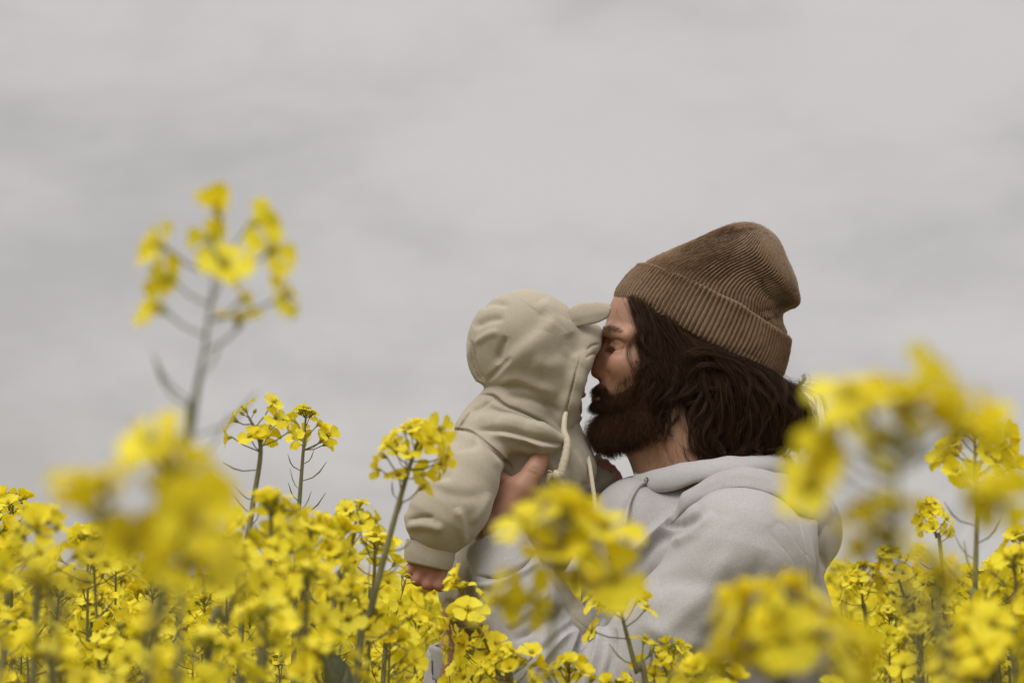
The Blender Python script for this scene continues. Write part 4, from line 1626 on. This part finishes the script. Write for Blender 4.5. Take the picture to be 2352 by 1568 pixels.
def leaf_np(p, d, up, L, W):
    """lanceolate leaf with a folded midrib"""
    d = np.asarray(d, float)
    d /= np.linalg.norm(d)
    sd = np.cross(d, up)
    sd /= np.linalg.norm(sd)
    nn = np.cross(sd, d)
    V, F = [], []
    for i, (t, w) in enumerate(((0, .12), (.2, .7), (.45, 1), (.7, .75), (.9, .3), (1, .03))):
        c = np.asarray(p) + d * L * t - nn * L * 0.35 * t * t
        for q in (-1, -0.5, 0, 0.5, 1):
            V.append(c + sd * W * w * q + nn * W * (0.35 * abs(q) + 0.1 * math.sin(9 * t + 4 * q)))
    for i in range(5):
        for j in range(4):
            F.append((i * 5 + j, i * 5 + j + 1, i * 5 + 6 + j, i * 5 + 5 + j))
    return np.array(V), F


def put(name, me, parent, pos=None, axis=None, sc=1.0, spin=0.0):
    o = bpy.data.objects.new(name, me)
    col.objects.link(o)
    o.parent = parent
    if pos is not None:
        o.location = pos
    if axis is not None:
        o.rotation_mode = 'QUATERNION'
        o.rotation_quaternion = frame(axis) @ Quaternion((0, 0, 1), spin)
    o.scale = (sc, sc, sc)
    return o


def add_flower(root, pos, ax, sc, r, fine):
    if not fine:
        put('flower', FLOWER_ME[r.integers(6)], root, pos, ax, sc, r.random() * 6.28)
        return
    f = put('flower', CORE_ME[r.integers(3)], root, pos, ax, sc, r.random() * 6.28)
    kd = r.choice([0, 0, 1, 1, 2, 2, 3, 2])
    for k in range(4):
        o = bpy.data.objects.new('petal', PETAL_ME[(kd + 4 * r.integers(2)) % 8])
        col.objects.link(o)
        o.parent = f
        o.rotation_euler = (r.normal(0, 0.06), r.normal(0, 0.10), k * math.pi / 2 + r.normal(0, 0.13))
        s = 0.92 + 0.2 * r.random()
        o.scale = (s, s, s)


def stem_path(base, pts, n=26):
    return catmull([base] + list(pts), n)


def hero(label, line, d, n=13, size=1.0, buds=9, pods=8, seed=0, branches=(), flowers=None, wide=1.0, leaves=(), group=None, podspan=0.15, fine=True, thick=1.0):
    """a plant whose stem line (lowest seen point to tip) is seen at sheet points, d metres from the lens"""
    r = np.random.default_rng(500 + seed)
    pts = [PD(q[0], q[1], d + (q[2] if len(q) > 2 else 0)) for q in line]
    low = pts[0]
    dirn = (pts[1] - pts[0]) if len(pts) > 1 else np.array((0, 0, 0.1))
    dirn = dirn / max(dirn[2], 0.02)
    lean = np.clip(dirn[:2] * 0.35, -0.25, 0.25)
    base = np.array((low[0] - lean[0] * low[2], low[1] - lean[1] * low[2], 0.0))
    mid = base * 0.45 + low * 0.55
    mid[:2] += (low[:2] - base[:2]) * 0.12
    root = empty('rapeseed_plant', tuple(base))
    tag(root, label, 'plant', group or 'single rapeseed plants in view')
    path = stem_path(base, [mid] + pts, 30) - base
    mb = MB()
    rad = np.interp(np.linspace(0, 1, 30), [0, .6, .9, 1], [0.0052, 0.0036, 0.0023, 0.0014]) * (0.40 if d < 1.06 else 0.78) * thick
    mb.tube(path, rad, 7, 3)
    fl = []
    tip = path[-1]
    fl += raceme(mb, tip, path[-1] - path[-4], n, size, r, buds, pods, podspan, path, wide)
    for br in branches:                                    # (sheet points from stem to tip, n, buds, pods)
        bp = np.array([PD(q[0], q[1], d + (q[2] if len(q) > 2 else 0)) for q in br[0]]) - base
        i = np.argmin(np.linalg.norm(path - bp[0], axis=1))
        bp = catmull(np.vstack([path[i], bp]), 12)
        mb.tube(bp, np.interp(np.linspace(0, 1, 12), [0, 1], [0.0021, 0.0011]), 6, 3)
        fl += raceme(mb, bp[-1], bp[-1] - bp[-3], br[1], size, r, br[2], br[3], 0.08, bp)
    if flowers:
        for q in flowers:                                  # explicit flowers: (u, v, depth offset, tilt in the picture)
            p = PD(q[0], q[1], d + q[2]) - base
            j = np.argmin(np.linalg.norm(path - (p - np.array((0, 0, 0.016))), axis=1))
            h = path[max(0, j - 0)]
            ax = p - h
            ax = ax / (np.linalg.norm(ax) + 1e-9) + np.array((0, -0.35, 0.1)) + r.normal(0, 0.3, 3)
            p = p - ax / np.linalg.norm(ax) * 0.004
            mb.tube(np.array([h, h * 0.4 + p * 0.6 - np.array((0, 0, 0.002)), p]), 0.0007, 4, 3, cap=False)
            fl.append((p, ax / np.linalg.norm(ax), size * (0.95 + 0.25 * r.random()) * (1.15 if d < 0.8 else 1.32 if d < 0.99 else 1.05)))
    put('stem', mb.mesh('stem', FM), root)
    for p, ax, sc in fl:
        add_flower(root, p, ax, sc, r, fine)
    for (u, v, u2, v2, W) in leaves:
        p, q = PD(u, v, d) - base, PD(u2, v2, d) - base
        lm = MB()
        lm.add(*leaf_np(p, q - p, np.array((0.3, -0.9, 0.3)), np.linalg.norm(q - p), W), m=4)
        put('leaf', lm.mesh('leaf', FM), root)
    # lower leaves of the stem
    for k in range(3):
        h = path[np.argmin(np.abs(path[:, 2] - (0.35 + 0.2 * k)))]
        a = r.random() * 6.28
        lm = MB()
        lm.add(*leaf_np(h, (math.cos(a), math.sin(a), 0.5), np.array((0, 0, 1.0)), 0.11 - 0.02 * k, 0.022), m=4)
        put('leaf', lm.mesh('leaf', FM), root)
    return root


def build_heroes():
    H = hero
    # ---- far out of focus, close to the lens
    H('tall blurred rapeseed stalk rising alone into the sky on the left', [(425, 1160), (440, 1000), (470, 800), (497, 600)], 1.0, 0, 1.0, 3, 7, 1,
      flowers=[(502, 488, 0, 0), (480, 546, 0.02, 0), (515, 611, -0.02, 0), (370, 566, 0, 0), (384, 638, 0.02, 0), (368, 710, 0, 0), (622, 578, 0, 0),
               (655, 681, 0, 0), (560, 686, 0.02, 0), (548, 738, 0, 0), (582, 512, 0.02, 0)], podspan=0.12)
    H('largest blurred yellow bloom close to the lens at far left', [(330, 1660), (372, 1440), (400, 1240), (405, 1110)], 0.72, 0, 1.0, 4, 1, 2,
      flowers=[(352, 1020, 0, 0), (375, 1060, .01, 0), (425, 1085, 0.01, 0), (465, 1140, 0, 0), (440, 1195, -0.01, 0), (385, 1165, 0, 0), (475, 1240, 0, 0), (400, 1250, .01, 0), (335, 1240, 0.02, 0), (440, 1300, 0, 0), (480, 1330, .02, 0)])
    H('blurred bloom with leaning stem just left of the largest one', [(110, 1660), (135, 1440), (200, 1290), (255, 1190)], 0.72, 0, 1.0, 2, 1, 3,
      flowers=[(195, 1110, 0, 0), (240, 1120, 0.01, 0), (215, 1180, 0, 0), (290, 1250, 0, 0), (330, 1300, 0.02, 0), (70, 1325, 0, 0), (100, 1345, 0.01, 0)])
    H('blurred bloom standing in front of the grey sleeve and drawcord', [(1262, 1640), (1280, 1420), (1290, 1285), (1292, 1215)], 0.98, 0, 1.05, 5, 1, 4,
      flowers=[(1218, 1218, 0, 0), (1292, 1165, 0, 0), (1315, 1185, 0.01, 0), (1385, 1225, 0, 0), (1275, 1275, 0, 0), (1335, 1295, 0, 0), (1318, 1350, 0, 0),
               (1150, 1380, 0, 0), (1225, 1378, 0.01, 0), (1405, 1330, 0, 0)])
    H('big blurred bloom low in front of the man\'s upper arm', [(1790, 1760), (1795, 1650), (1800, 1520), (1808, 1440)], 0.90, 7, 1.0, 6, 0, 5, wide=1.7,
      flowers=[(1670, 1430, 0, 0), (1710, 1400, 0.01, 0), (1775, 1365, 0, 0), (1850, 1400, 0, 0), (1905, 1430, 0, 0), (1950, 1500, 0.01, 0), (1690, 1500, 0, 0), (1760, 1540, 0, 0), (1840, 1510, 0, 0), (1740, 1450, 0.02, 0), (1880, 1480, .02, 0), (1660, 1530, .02, 0), (1960, 1550, .02, 0), (1800, 1470, -.02, 0)])
    H('huge blurred bloom close to the lens, high at right', [(2120, 1700), (2080, 1400), (2062, 1180), (2060, 1040)], 0.70, 0, 1.05, 6, 2, 6,
      flowers=[(1950, 915, 0, 0), (1995, 945, 0.01, 0), (2060, 905, 0, 0), (2108, 880, 0.01, 0), (2090, 940, 0, 0), (1912, 1010, 0, 0), (1885, 1050, .01, 0), (1895, 1085, 0.01, 0), (1868, 1125, 0, 0),
               (2045, 1170, 0.01, 0), (1995, 1200, 0, 0), (1990, 1270, 0, 0), (2035, 1250, .01, 0), (2200, 950, 0, 0), (2215, 995, 0.01, 0), (2160, 960, 0.02, 0), (2250, 970, 0.02, 0), (2010, 1020, 0.03, 0)])
    H('blurred bloom cut by the right edge below the tall sharp head', [(2190, 1700), (2150, 1480), (2140, 1360), (2145, 1320)], 0.66, 0, 1.0, 2, 0, 7,
      flowers=[(2140, 1290, 0, 0), (2150, 1340, 0.01, 0), (2230, 1130, 0.1, 0), (2300, 1150, 0.1, 0)])
    H('soft bloom in the bottom right corner', [(2300, 1700), (2280, 1560), (2265, 1450)], 1.2, 16, 1.1, 8, 4, 8, wide=1.3,
      branches=[([(2220, 1560), (2200, 1500)], 8, 5, 2)])
    # ---- moderately soft, left of the baby
    soft = [
        ('soft bloom at the left edge, below the sky gap', (85, 1360), (88, 1200), 1.35, 14),
        ('soft bloom touching the left border at mid height', (10, 1480), (20, 1290), 1.6, 12),
        ('soft round bloom below the two sharp heads', (600, 1460), (625, 1170), 1.42, 17),
        ('soft bloom right under the sharp budded head', (690, 1480), (715, 1215), 1.48, 15),
        ('soft bloom left of the leaning sharp stem', (760, 1460), (820, 1185), 1.78, 16),
        ('soft bloom half hidden behind the leaning sharp stem', (845, 1480), (862, 1250), 1.84, 14),
        ('soft bloom in the lower left crowd beneath the tall stalk', (470, 1560), (560, 1290), 1.35, 14),
        ('soft low bloom between the left stems', (690, 1620), (705, 1330), 1.3, 16),
        ('soft low bloom at the foot of the leaning stem', (600, 1660), (610, 1420), 1.2, 14),
        ('soft low bloom at the bottom edge left of centre', (480, 1700), (470, 1490), 1.15, 14),
        ('soft low bloom in the bottom left corner', (120, 1700), (110, 1510), 1.1, 13),
        ('soft low bloom under the largest blurred one', (330, 1700), (340, 1475), 1.25, 14),
        ('soft low bloom at the bottom edge right of the leaf', (760, 1700), (740, 1500), 1.2, 13),
        ('soft bloom at the right border beneath the tall sharp head', (2330, 1500), (2330, 1290), 1.55, 14),
    ]
    for i, (lb, a, b, d, n) in enumerate(soft):
        H(lb, [a, ((a[0] + b[0]) / 2 + 4, (a[1] + b[1]) / 2), b], d + 0.12, int(n * 0.72), 1.08, 8, 6, 30 + i, wide=1.2)
    # ---- sharp ones, about as far as the couple
    H('sharp loose flower head with few blooms, left of the budded head', [(555, 1420), (575, 1200), (598, 1050), (592, 1000), (570, 955)], 2.0, 0, 1.0, 2, 9, 50,
      flowers=[(540, 965, 0, 0), (562, 940, 0, 0), (525, 1005, 0, 0), (600, 1010, 0, 0), (615, 1000, 0.02, 0), (575, 1005, -.01, 0), (628, 925, 0, 0), (632, 960, 0, 0), (645, 965, .02, 0), (668, 990, 0, 0)], podspan=0.14)
    H('sharp slender flower head crowned with green buds against the sky', [(680, 1300), (686, 1180), (694, 1070), (703, 950)], 2.2, 8, 1.0, 14, 13, 51,
      flowers=[(752, 1000, 0, 0), (738, 1012, 0.01, 0), (700, 1016, .02, 0)], podspan=0.14)
    H('sharp leaning flower head on a thick dark stem beside the baby\'s arm', [(818, 1580), (852, 1400), (893, 1240), (932, 1100), (964, 1000)], 1.74, 14, 1.02, 10, 8, 52, wide=1.15, thick=1.15,
      flowers=[(880, 1046, 0, 0), (900, 1010, 0, 0), (915, 1092, 0, 0), (968, 1120, 0, 0), (1005, 1070, 0, 0), (1022, 1050, 0, 0), (985, 1010, -.02, 0), (1010, 985, -.02, 0)], leaves=[(800, 1600, 755, 1480, 0.012)])
    H('upright stem of thin pods just under the baby\'s fist', [(880, 1560), (905, 1420), (932, 1330)], 2.15, 2, 0.9, 3, 12, 54, podspan=0.14)
    H('sharp bloom hanging in front of the man\'s bare wrist', [(1150, 1640), (1128, 1500), (1085, 1420), (1062, 1345)], 1.98, 3, 1.0, 2, 3, 55,
      flowers=[(1050, 1325, 0, 0), (1058, 1352, 0, 0), (1075, 1400, -.02, 0), (1098, 1408, -.02, 0), (1030, 1420, 0, 0), (1010, 1450, 0, 0), (1050, 1460, 0, 0), (1110, 1462, 0, 0), (1140, 1480, 0, 0), (1120, 1500, 0, 0), (1070, 1480, 0, 0), (1030, 1490, .02, 0)])
    H('sharp bloom at the bottom edge beside the grey elbow', [(1180, 1680), (1165, 1560), (1160, 1510)], 1.9, 13, 1.0, 9, 2, 56, wide=1.2,
      flowers=[(1222, 1500, 0, 0), (1228, 1525, 0, 0), (1130, 1530, 0, 0), (1100, 1540, 0, 0)])
    H('sharp bloom on a clear stem in front of the man\'s chest', [(1490, 1640), (1462, 1540), (1438, 1450), (1424, 1395)], 1.9, 0, 1.0, 3, 10, 57,
      flowers=[(1372, 1385, 0, 0), (1395, 1392, 0, 0), (1360, 1370, .02, 0), (1440, 1375, 0, 0), (1484, 1395, 0, 0), (1465, 1380, .02, 0), (1362, 1448, 0, 0), (1480, 1470, 0, 0), (1410, 1365, -.02, 0)], podspan=0.12)
    H('small sharp budded head low before the man\'s sleeve', [(1530, 1640), (1536, 1560), (1550, 1490)], 1.95, 7, 0.95, 12, 4, 58, branches=[([(1500, 1560), (1510, 1505)], 4, 2, 2)])
    H('small sharp head with pale buds at the bottom edge', [(1660, 1680), (1665, 1600), (1660, 1548)], 1.9, 8, 0.95, 12, 2, 59, branches=[([(1620, 1600), (1600, 1560)], 5, 3, 0)])
    H('tall sharp flower head standing at the right, partly veiled by blur', [(2238, 1500), (2240, 1350), (2243, 1180), (2238, 1000)], 1.75, 16, 1.15, 9, 9, 60, wide=1.3,
      flowers=[(2172, 1058, 0, 0), (2180, 1030, 0, 0), (2290, 1050, 0, 0), (2320, 1030, 0, 0), (2310, 1000, 0, 0)], podspan=0.12)
    H('small sharp flower head right of the man\'s hood', [(2165, 1330), (2150, 1230), (2132, 1165)], 2.7, 14, 1.0, 9, 5, 61)
    H('dense sharp flower head on a dark stem behind the man\'s back', [(1990, 1480), (1982, 1390), (1978, 1310)], 2.8, 18, 1.15, 8, 4, 62, wide=1.2)
    H('sharp flower head leaning over the dark stems at right', [(2110, 1480), (2075, 1360), (2040, 1270)], 2.8, 15, 1.1, 8, 6, 63)
    H('sharp side shoot of buds near the right edge', [(2270, 1420), (2280, 1370), (2300, 1320)], 2.0, 7, 0.95, 16, 3, 64)
    H('sharp head with dark buds in the lower left field', [(200, 1560), (205, 1480), (215, 1395)], 2.1, 12, 1.05, 14, 6, 65, wide=1.2)
    H('sharp head of many pedicels low in the left field', [(260, 1640), (255, 1560), (245, 1480)], 2.0, 14, 1.05, 16, 4, 66, wide=1.2)


build_heroes()


# ---- the crowd: prototypes with parts, then copies
def proto(seed, fine):
    r = np.random.default_rng(900 + seed)
    mb = MB()
    H = 1.30
    top = np.array((r.normal(0, 0.03), r.normal(0, 0.03), H))
    path = catmull([(0, 0, 0), (r.normal(0, .01), r.normal(0, .01), 0.5), (top[0] * .6, top[1] * .6, 1.0), top], 24)
    mb.tube(path, np.interp(np.linspace(0, 1, 24), [0, .7, 1], [0.0050, 0.0027, 0.0011]), 6, 3)
    fl = raceme(mb, top, path[-1] - path[-3], 12, 1.12, r, 9, 9, 0.16, path, 1.15)
    for k in range(5):
        a = k * 2.4 + r.random()
        i = 13 + k
        rr = 0.045 + 0.045 * r.random()
        t = path[i] * 0 + np.array((top[0] * 0.8 + rr * math.cos(a), top[1] * 0.8 + rr * math.sin(a), H - 0.05 - 0.20 * r.random()))
        bp = catmull([path[i], (path[i] + t) / 2 + np.array((math.cos(a) * .02, math.sin(a) * .02, -0.01)), t], 10)
        mb.tube(bp, np.linspace(0.0017, 0.0009, 10), 5, 3)
        fl += raceme(mb, t, bp[-1] - bp[-3] + np.array((0, 0, .03)), 8, 1.08, r, 9, 6, 0.10, bp, 1.15)
        mb.add(*leaf_np(path[i], (math.cos(a), math.sin(a), 0.8), np.array((0, 0, 1.0)), 0.06, 0.008), m=4)
    for k in range(4):
        a = k * 1.7
        mb.add(*leaf_np(path[4 + 2 * k], (math.cos(a), math.sin(a), 0.45), np.array((0, 0, 1.0)), 0.14, 0.03), m=4)
    root = bpy.data.objects.new('rapeseed_plant', None)
    ch = [('stem', mb.mesh('stem', FM), None, None, 1.0, 0.0)]
    if fine:
        for p, ax, sc in fl:
            ch.append(('flower', FLOWER_ME[r.integers(6)], p, ax, sc, r.random() * 6.28))
    else:
        # far plants: one mesh for each flower head
        groups = [fl[:12]] + [fl[12 + 8 * k:20 + 8 * k] for k in range(5)]
        for g in groups:
            hm = MB()
            for p, ax, sc in g:
                f = FLOWER_MB[r.integers(6)]
                Rm = np.array((frame(ax) @ Quaternion((0, 0, 1), r.random() * 6.28)).to_matrix())
                V = np.vstack(f.V) * sc @ Rm.T + p
                hm.V.append(V)
                for fc, m in zip(f.F, f.M):
                    hm.F.append(tuple(i + hm.n for i in fc))
                    hm.M.append(m)
                hm.n += len(V)
            ch.append(('flower_head', hm.mesh('flower_head', FM), None, None, 1.0, 0.0))
    return ch


def plant_copy(ch, loc, rz, sc, tilt, label, group):
    root = empty('rapeseed_plant', loc)
    root.rotation_euler = (tilt[0], tilt[1], rz)
    root.scale = (1.0, 1.0, sc) if abs(sc - 1) < 0.03 else (sc, sc, sc)
    tag(root, label, 'plant', group)
    for nm, me, p, ax, s, sp in ch:
        put(nm, me, root, p, ax, s, sp)


VLIM = np.array([(0, 1130), (300, 1165), (500, 1190), (860, 1230), (895, 1390), (1060, 1450), (1300, 1500), (1500, 1530), (1880, 1520),
                 (1930, 1390), (2000, 1290), (2352, 1180)], float)


def build_crowd():
    near = [proto(i, True) for i in range(5)]
    far = [proto(10 + i, False) for i in range(5)]
    r = np.random.default_rng(77)
    placed = []
    count = {'near': 0, 'far': 0}

    def try_place(d0, d1, n, kind, gap):
        k = 0
        tries = 0
        while k < n and tries < 60000:
            tries += 1
            d = math.sqrt(d0 * d0 + r.random() * (d1 * d1 - d0 * d0))
            u = -120 + 2592 * r.random()
            p = PD(u, 1328, d)
            x, y = p[0], p[1]
            if 0.02 < x < 0.52 and -0.30 < y < 0.30:          # where the man stands
                continue
            if any((x - a) ** 2 + (y - b) ** 2 < gap * gap for a, b in placed):
                continue
            h = 1.27 + r.normal(0, 0.045)
            if d < 2.75:
                vl = np.interp(u, VLIM[:, 0], VLIM[:, 1]) + abs(r.normal(0, 45))
                zl = PD(u, vl, d)[2]
                h = min(h + 0.16 * r.random() ** 1.5, zl)
                if -0.2 < x < 0.1 and y > -0.34:
                    h = min(h, 1.25)
            else:
                if r.random() < 0.3:
                    h += 0.03 + 0.08 * r.random()
            placed.append((x, y))
            side = [t for lim, t in ((250, 'at the left border'), (560, 'beneath the tall blurred stalk'), (790, 'beneath the two sharp slender heads'),
                                     (950, 'around the leaning dark stem'), (1150, 'under the baby\'s fist'), (1500, 'at the foot of the grey sleeve'),
                                     (1900, 'behind the man\'s arm and back'), (2110, 'just right of the man\'s back'),
                                     (2260, 'beneath the tall sharp head at right'), (9999, 'at the right border')) if u < lim][0]
            if kind == 'near':
                lab = 'yellow flowering rapeseed plant in the thick crowd %s' % side
            else:
                lab = 'small far yellow rapeseed plant in the field %s' % side
            sc = h / 1.30
            plant_copy((near if kind == 'near' else far)[r.integers(5)], (x, y, 0), r.random() * 6.28, sc,
                       (r.normal(0, 0.025), r.normal(0, 0.025)), lab, 'rapeseed plants ' + ('close ' if kind == 'near' else 'farther off ') + side)
            k += 1
        count[kind] += k
    try_place(1.5, 2.3, 20, 'near', 0.09)
    try_place(2.3, 3.3, 56, 'near', 0.11)
    try_place(3.3, 5.6, 190, 'far', 0.13)
    print('crowd', count)


build_crowd()


# ---- the rest of the field, too many to count
def build_mass():
    r = np.random.default_rng(31)
    V, F, Mi, n = [], [], [], 0
    pk = np.array([(0.0015, 0, 0.001), (0.0115, -0.0072, 0.006), (0.0160, 0, 0.0065), (0.0115, 0.0072, 0.006)])
    # templates: one flower head with 16 flowers of four petals
    T = []
    for t in range(6):
        tv, tf, tm = [], [], []
        for i in range(16):
            f = (i + .5) / 16
            th = i * 2.4
            q = np.array((math.cos(th) * (0.008 + .028 * f), math.sin(th) * (0.008 + .028 * f), -0.05 * f + r.normal(0, .004)))
            ax = Vector((math.cos(th), math.sin(th), 1.1 - f + r.normal(0, .2)))
            Rm = np.array((frame(ax) @ Quaternion((0, 0, 1), r.random() * 6)).to_matrix())
            for k in range(4):
                b = len(tv) * 4
                tv.append(rotz(pk, k * math.pi / 2) @ Rm.T + q)
                tf.append((b, b + 1, b + 2, b + 3))
                tm.append(0)
        tv = np.vstack(tv)
        sv, sf = tube_np(np.array([(0, 0, -0.35), (0, 0, 0)]), [0.003, 0.0015], 3, False)
        b = len(tv)
        tv = np.vstack([tv, sv])
        tf += [tuple(i + b for i in q) for q in sf]
        tm += [3] * len(sf)
        T.append((tv, np.array(tf), np.array(tm)))

    def add(x, y, z, s):
        nonlocal n
        tv, tf, tm = T[r.integers(6)]
        q = rotz(tv, r.random() * 6.28) * s
        q[:, :2] += np.outer(q[:, 2], r.normal(0, 0.12, 2))
        V.append(q + (x, y, z))
        F.append(tf + n)
        Mi.append(tm)
        n += len(tv)
    for d0, d1, cnt, s in ((5.5, 9, 2600, 1.1), (9, 18, 2600, 1.3), (18, 60, 2600, 2.0)):
        for _ in range(cnt):
            d = d0 * (d1 / d0) ** r.random()
            u = -500 + 3400 * r.random()
            p = PD(u, 1328, d)
            add(p[0], p[1], 1.265 + r.normal(0, 0.055) - 0.10 * (r.random() < .4), s)
    # beside the frame, close by
    for _ in range(900):
        d = 1.0 + 5 * r.random()
        sgn = r.choice([-1, 1])
        p = PD(1176 + sgn * (1350 + 900 * r.random()), 1328, d)
        add(p[0], p[1], 1.26 + r.normal(0, 0.06) - 0.10 * (r.random() < .4), 1.05)
    o = mesh_obj('rapeseed_crowd', np.vstack(V), np.vstack(F), FM, None, False, np.concatenate(Mi))
    tag(o, 'mass of far yellow rapeseed flowers reaching to the horizon', 'rapeseed field', kind='stuff')

    # leafy canopy under the far flowers
    ys = 6.0 * (700 / 6.0) ** np.linspace(0, 1, 120)
    xs = np.linspace(-1, 1, 161)
    Y, X = np.meshgrid(ys, xs, indexing='ij')
    X = X * (0.75 * Y + 3)
    Z = 1.13 + 0.05 * np.sin(X * 9 + Y * 3) * np.sin(Y * 7 - X * 2) + r.normal(0, 0.035, X.shape)
    Vc = np.stack([X.ravel(), Y.ravel() - DIST, Z.ravel()], 1)
    a, b = X.shape
    i = np.arange(a - 1)[:, None] * b
    j = np.arange(b - 1)[None, :]
    Fc = np.stack([i + j, i + j + 1, i + b + j + 1, i + b + j], -1).reshape(-1, 4)
    m, nt, bs = new_mat('flower_canopy')
    nz = _noise(nt, 14, 6, 0.7)
    rp = _ramp(nt, nz.outputs['Fac'], [(0.32, (0.10, 0.10, 0.03)), (0.46, (0.42, 0.33, 0.02)), (0.7, (0.70, 0.55, 0.025))])
    nt.links.new(rp.outputs[0], bs.inputs['Base Color'])
    bs.inputs['Roughness'].default_value = 0.9
    o = mesh_obj('rapeseed_canopy', Vc, Fc, m, None)
    tag(o, 'solid yellow canopy of the far rapeseed field', 'rapeseed field', kind='stuff')


build_mass()


def build_ground():
    m, nt, bs = new_mat('field_soil')
    nz = _noise(nt, 9, 8, 0.65)
    rp = _ramp(nt, nz.outputs['Fac'], [(0.3, (0.045, 0.05, 0.022)), (0.55, (0.085, 0.066, 0.042)), (0.75, (0.13, 0.10, 0.065))])
    nt.links.new(rp.outputs[0], bs.inputs['Base Color'])
    bs.inputs['Roughness'].default_value = 1.0
    _bump(nt, bs, nz.outputs['Fac'], 0.6, 0.03)
    g = np.concatenate([-np.geomspace(3000, 4, 30), np.linspace(-3.5, 3.5, 29), np.geomspace(4, 3000, 30)])
    X, Y = np.meshgrid(g, g, indexing='ij')
    Z = np.random.default_rng(3).normal(0, 0.012, X.shape) - 0.02
    near = (np.abs(X) < 1.2) & (np.abs(Y) < 1.2)
    Z[near] = -0.004
    n = len(g)
    i = np.arange(n - 1)[:, None] * n
    j = np.arange(n - 1)[None, :]
    F = np.stack([i + j, i + n + j, i + n + j + 1, i + j + 1], -1).reshape(-1, 4)
    o = mesh_obj('ground', np.stack([X.ravel(), Y.ravel(), Z.ravel()], 1), F, m, None)
    tag(o, 'bare soil of the field under the crop', 'ground', kind='structure')
    # low far rise along the horizon at the left
    xs = np.linspace(-420, 420, 120)
    r = np.random.default_rng(12)
    prof = 0.2 + 1.3 * np.exp(-((xs + 170) / 90) ** 2) + 0.5 * np.sin(xs * 0.05) + r.normal(0, 0.15, 120)
    V, Fq = [], []
    for k, (x, h) in enumerate(zip(xs, prof)):
        V += [(x, 560, 0.0), (x, 590, 0.9 + h), (x, 640, 1.4 + h * 1.1), (x, 900, 0.0)]
    for k in range(119):
        for q in range(3):
            a = k * 4 + q
            Fq.append((a, a + 4, a + 5, a + 1))
    hm = plain('far_woodland', (0.10, 0.095, 0.085), 0.95, 0.25, 0.05)
    o = mesh_obj('hills', np.array(V), Fq, hm, None)
    tag(o, 'low grey-brown rise on the far horizon', 'hill', kind='structure')
    # one far tree whose crown shows between the blooms at the left border
    bark = plain('far_bark', (0.07, 0.055, 0.045), 0.9)
    lf = plain('far_bare_twigs', (0.13, 0.115, 0.105), 0.9, 0.3, 3)
    for (u, dd, hh, lb) in ((4, 90, 3.7, 'far grey-brown tree crown between the blooms at the left border'),):
        b = PD(u, 1328, dd)
        t = empty('tree', (b[0], b[1], 0))
        tag(t, lb, 'tree')
        mb = MB()
        mb.tube(np.array([(0, 0, 0), (0.05, 0, hh * .35), (0.0, 0.1, hh * .7)]), [0.2, 0.14, 0.05], 8)
        for k in range(9):
            a = k * 2.4
            mb.tube(np.array([(0.03, 0, hh * (.3 + .04 * k)), (math.cos(a) * .5, math.sin(a) * .5, hh * (.5 + .03 * k)), (math.cos(a) * .9, math.sin(a) * .9, hh * (.62 + .03 * k))]), [0.06, 0.035, 0.015], 5)
        put('trunk', mb.mesh('trunk', [bark]), t)
        rr = np.random.default_rng(8)
        nl = 5000
        th = rr.random(nl) * 6.28
        ph = np.arccos(1 - 2 * rr.random(nl))
        q = rr.random(nl) ** 0.4 * (1 + 0.2 * np.sin(th * 5) * np.sin(ph * 4))
        c = np.stack([1.05 * q * np.cos(th) * np.sin(ph), 1.05 * q * np.sin(th) * np.sin(ph), hh * .66 + hh * .36 * q * np.cos(ph)], 1)
        dv = rr.normal(0, 0.05, (nl, 3, 3))
        mesh_obj('crown', (c[:, None, :] + dv).reshape(-1, 3), np.arange(nl * 3).reshape(-1, 3), lf, None, False).parent = t


build_ground()
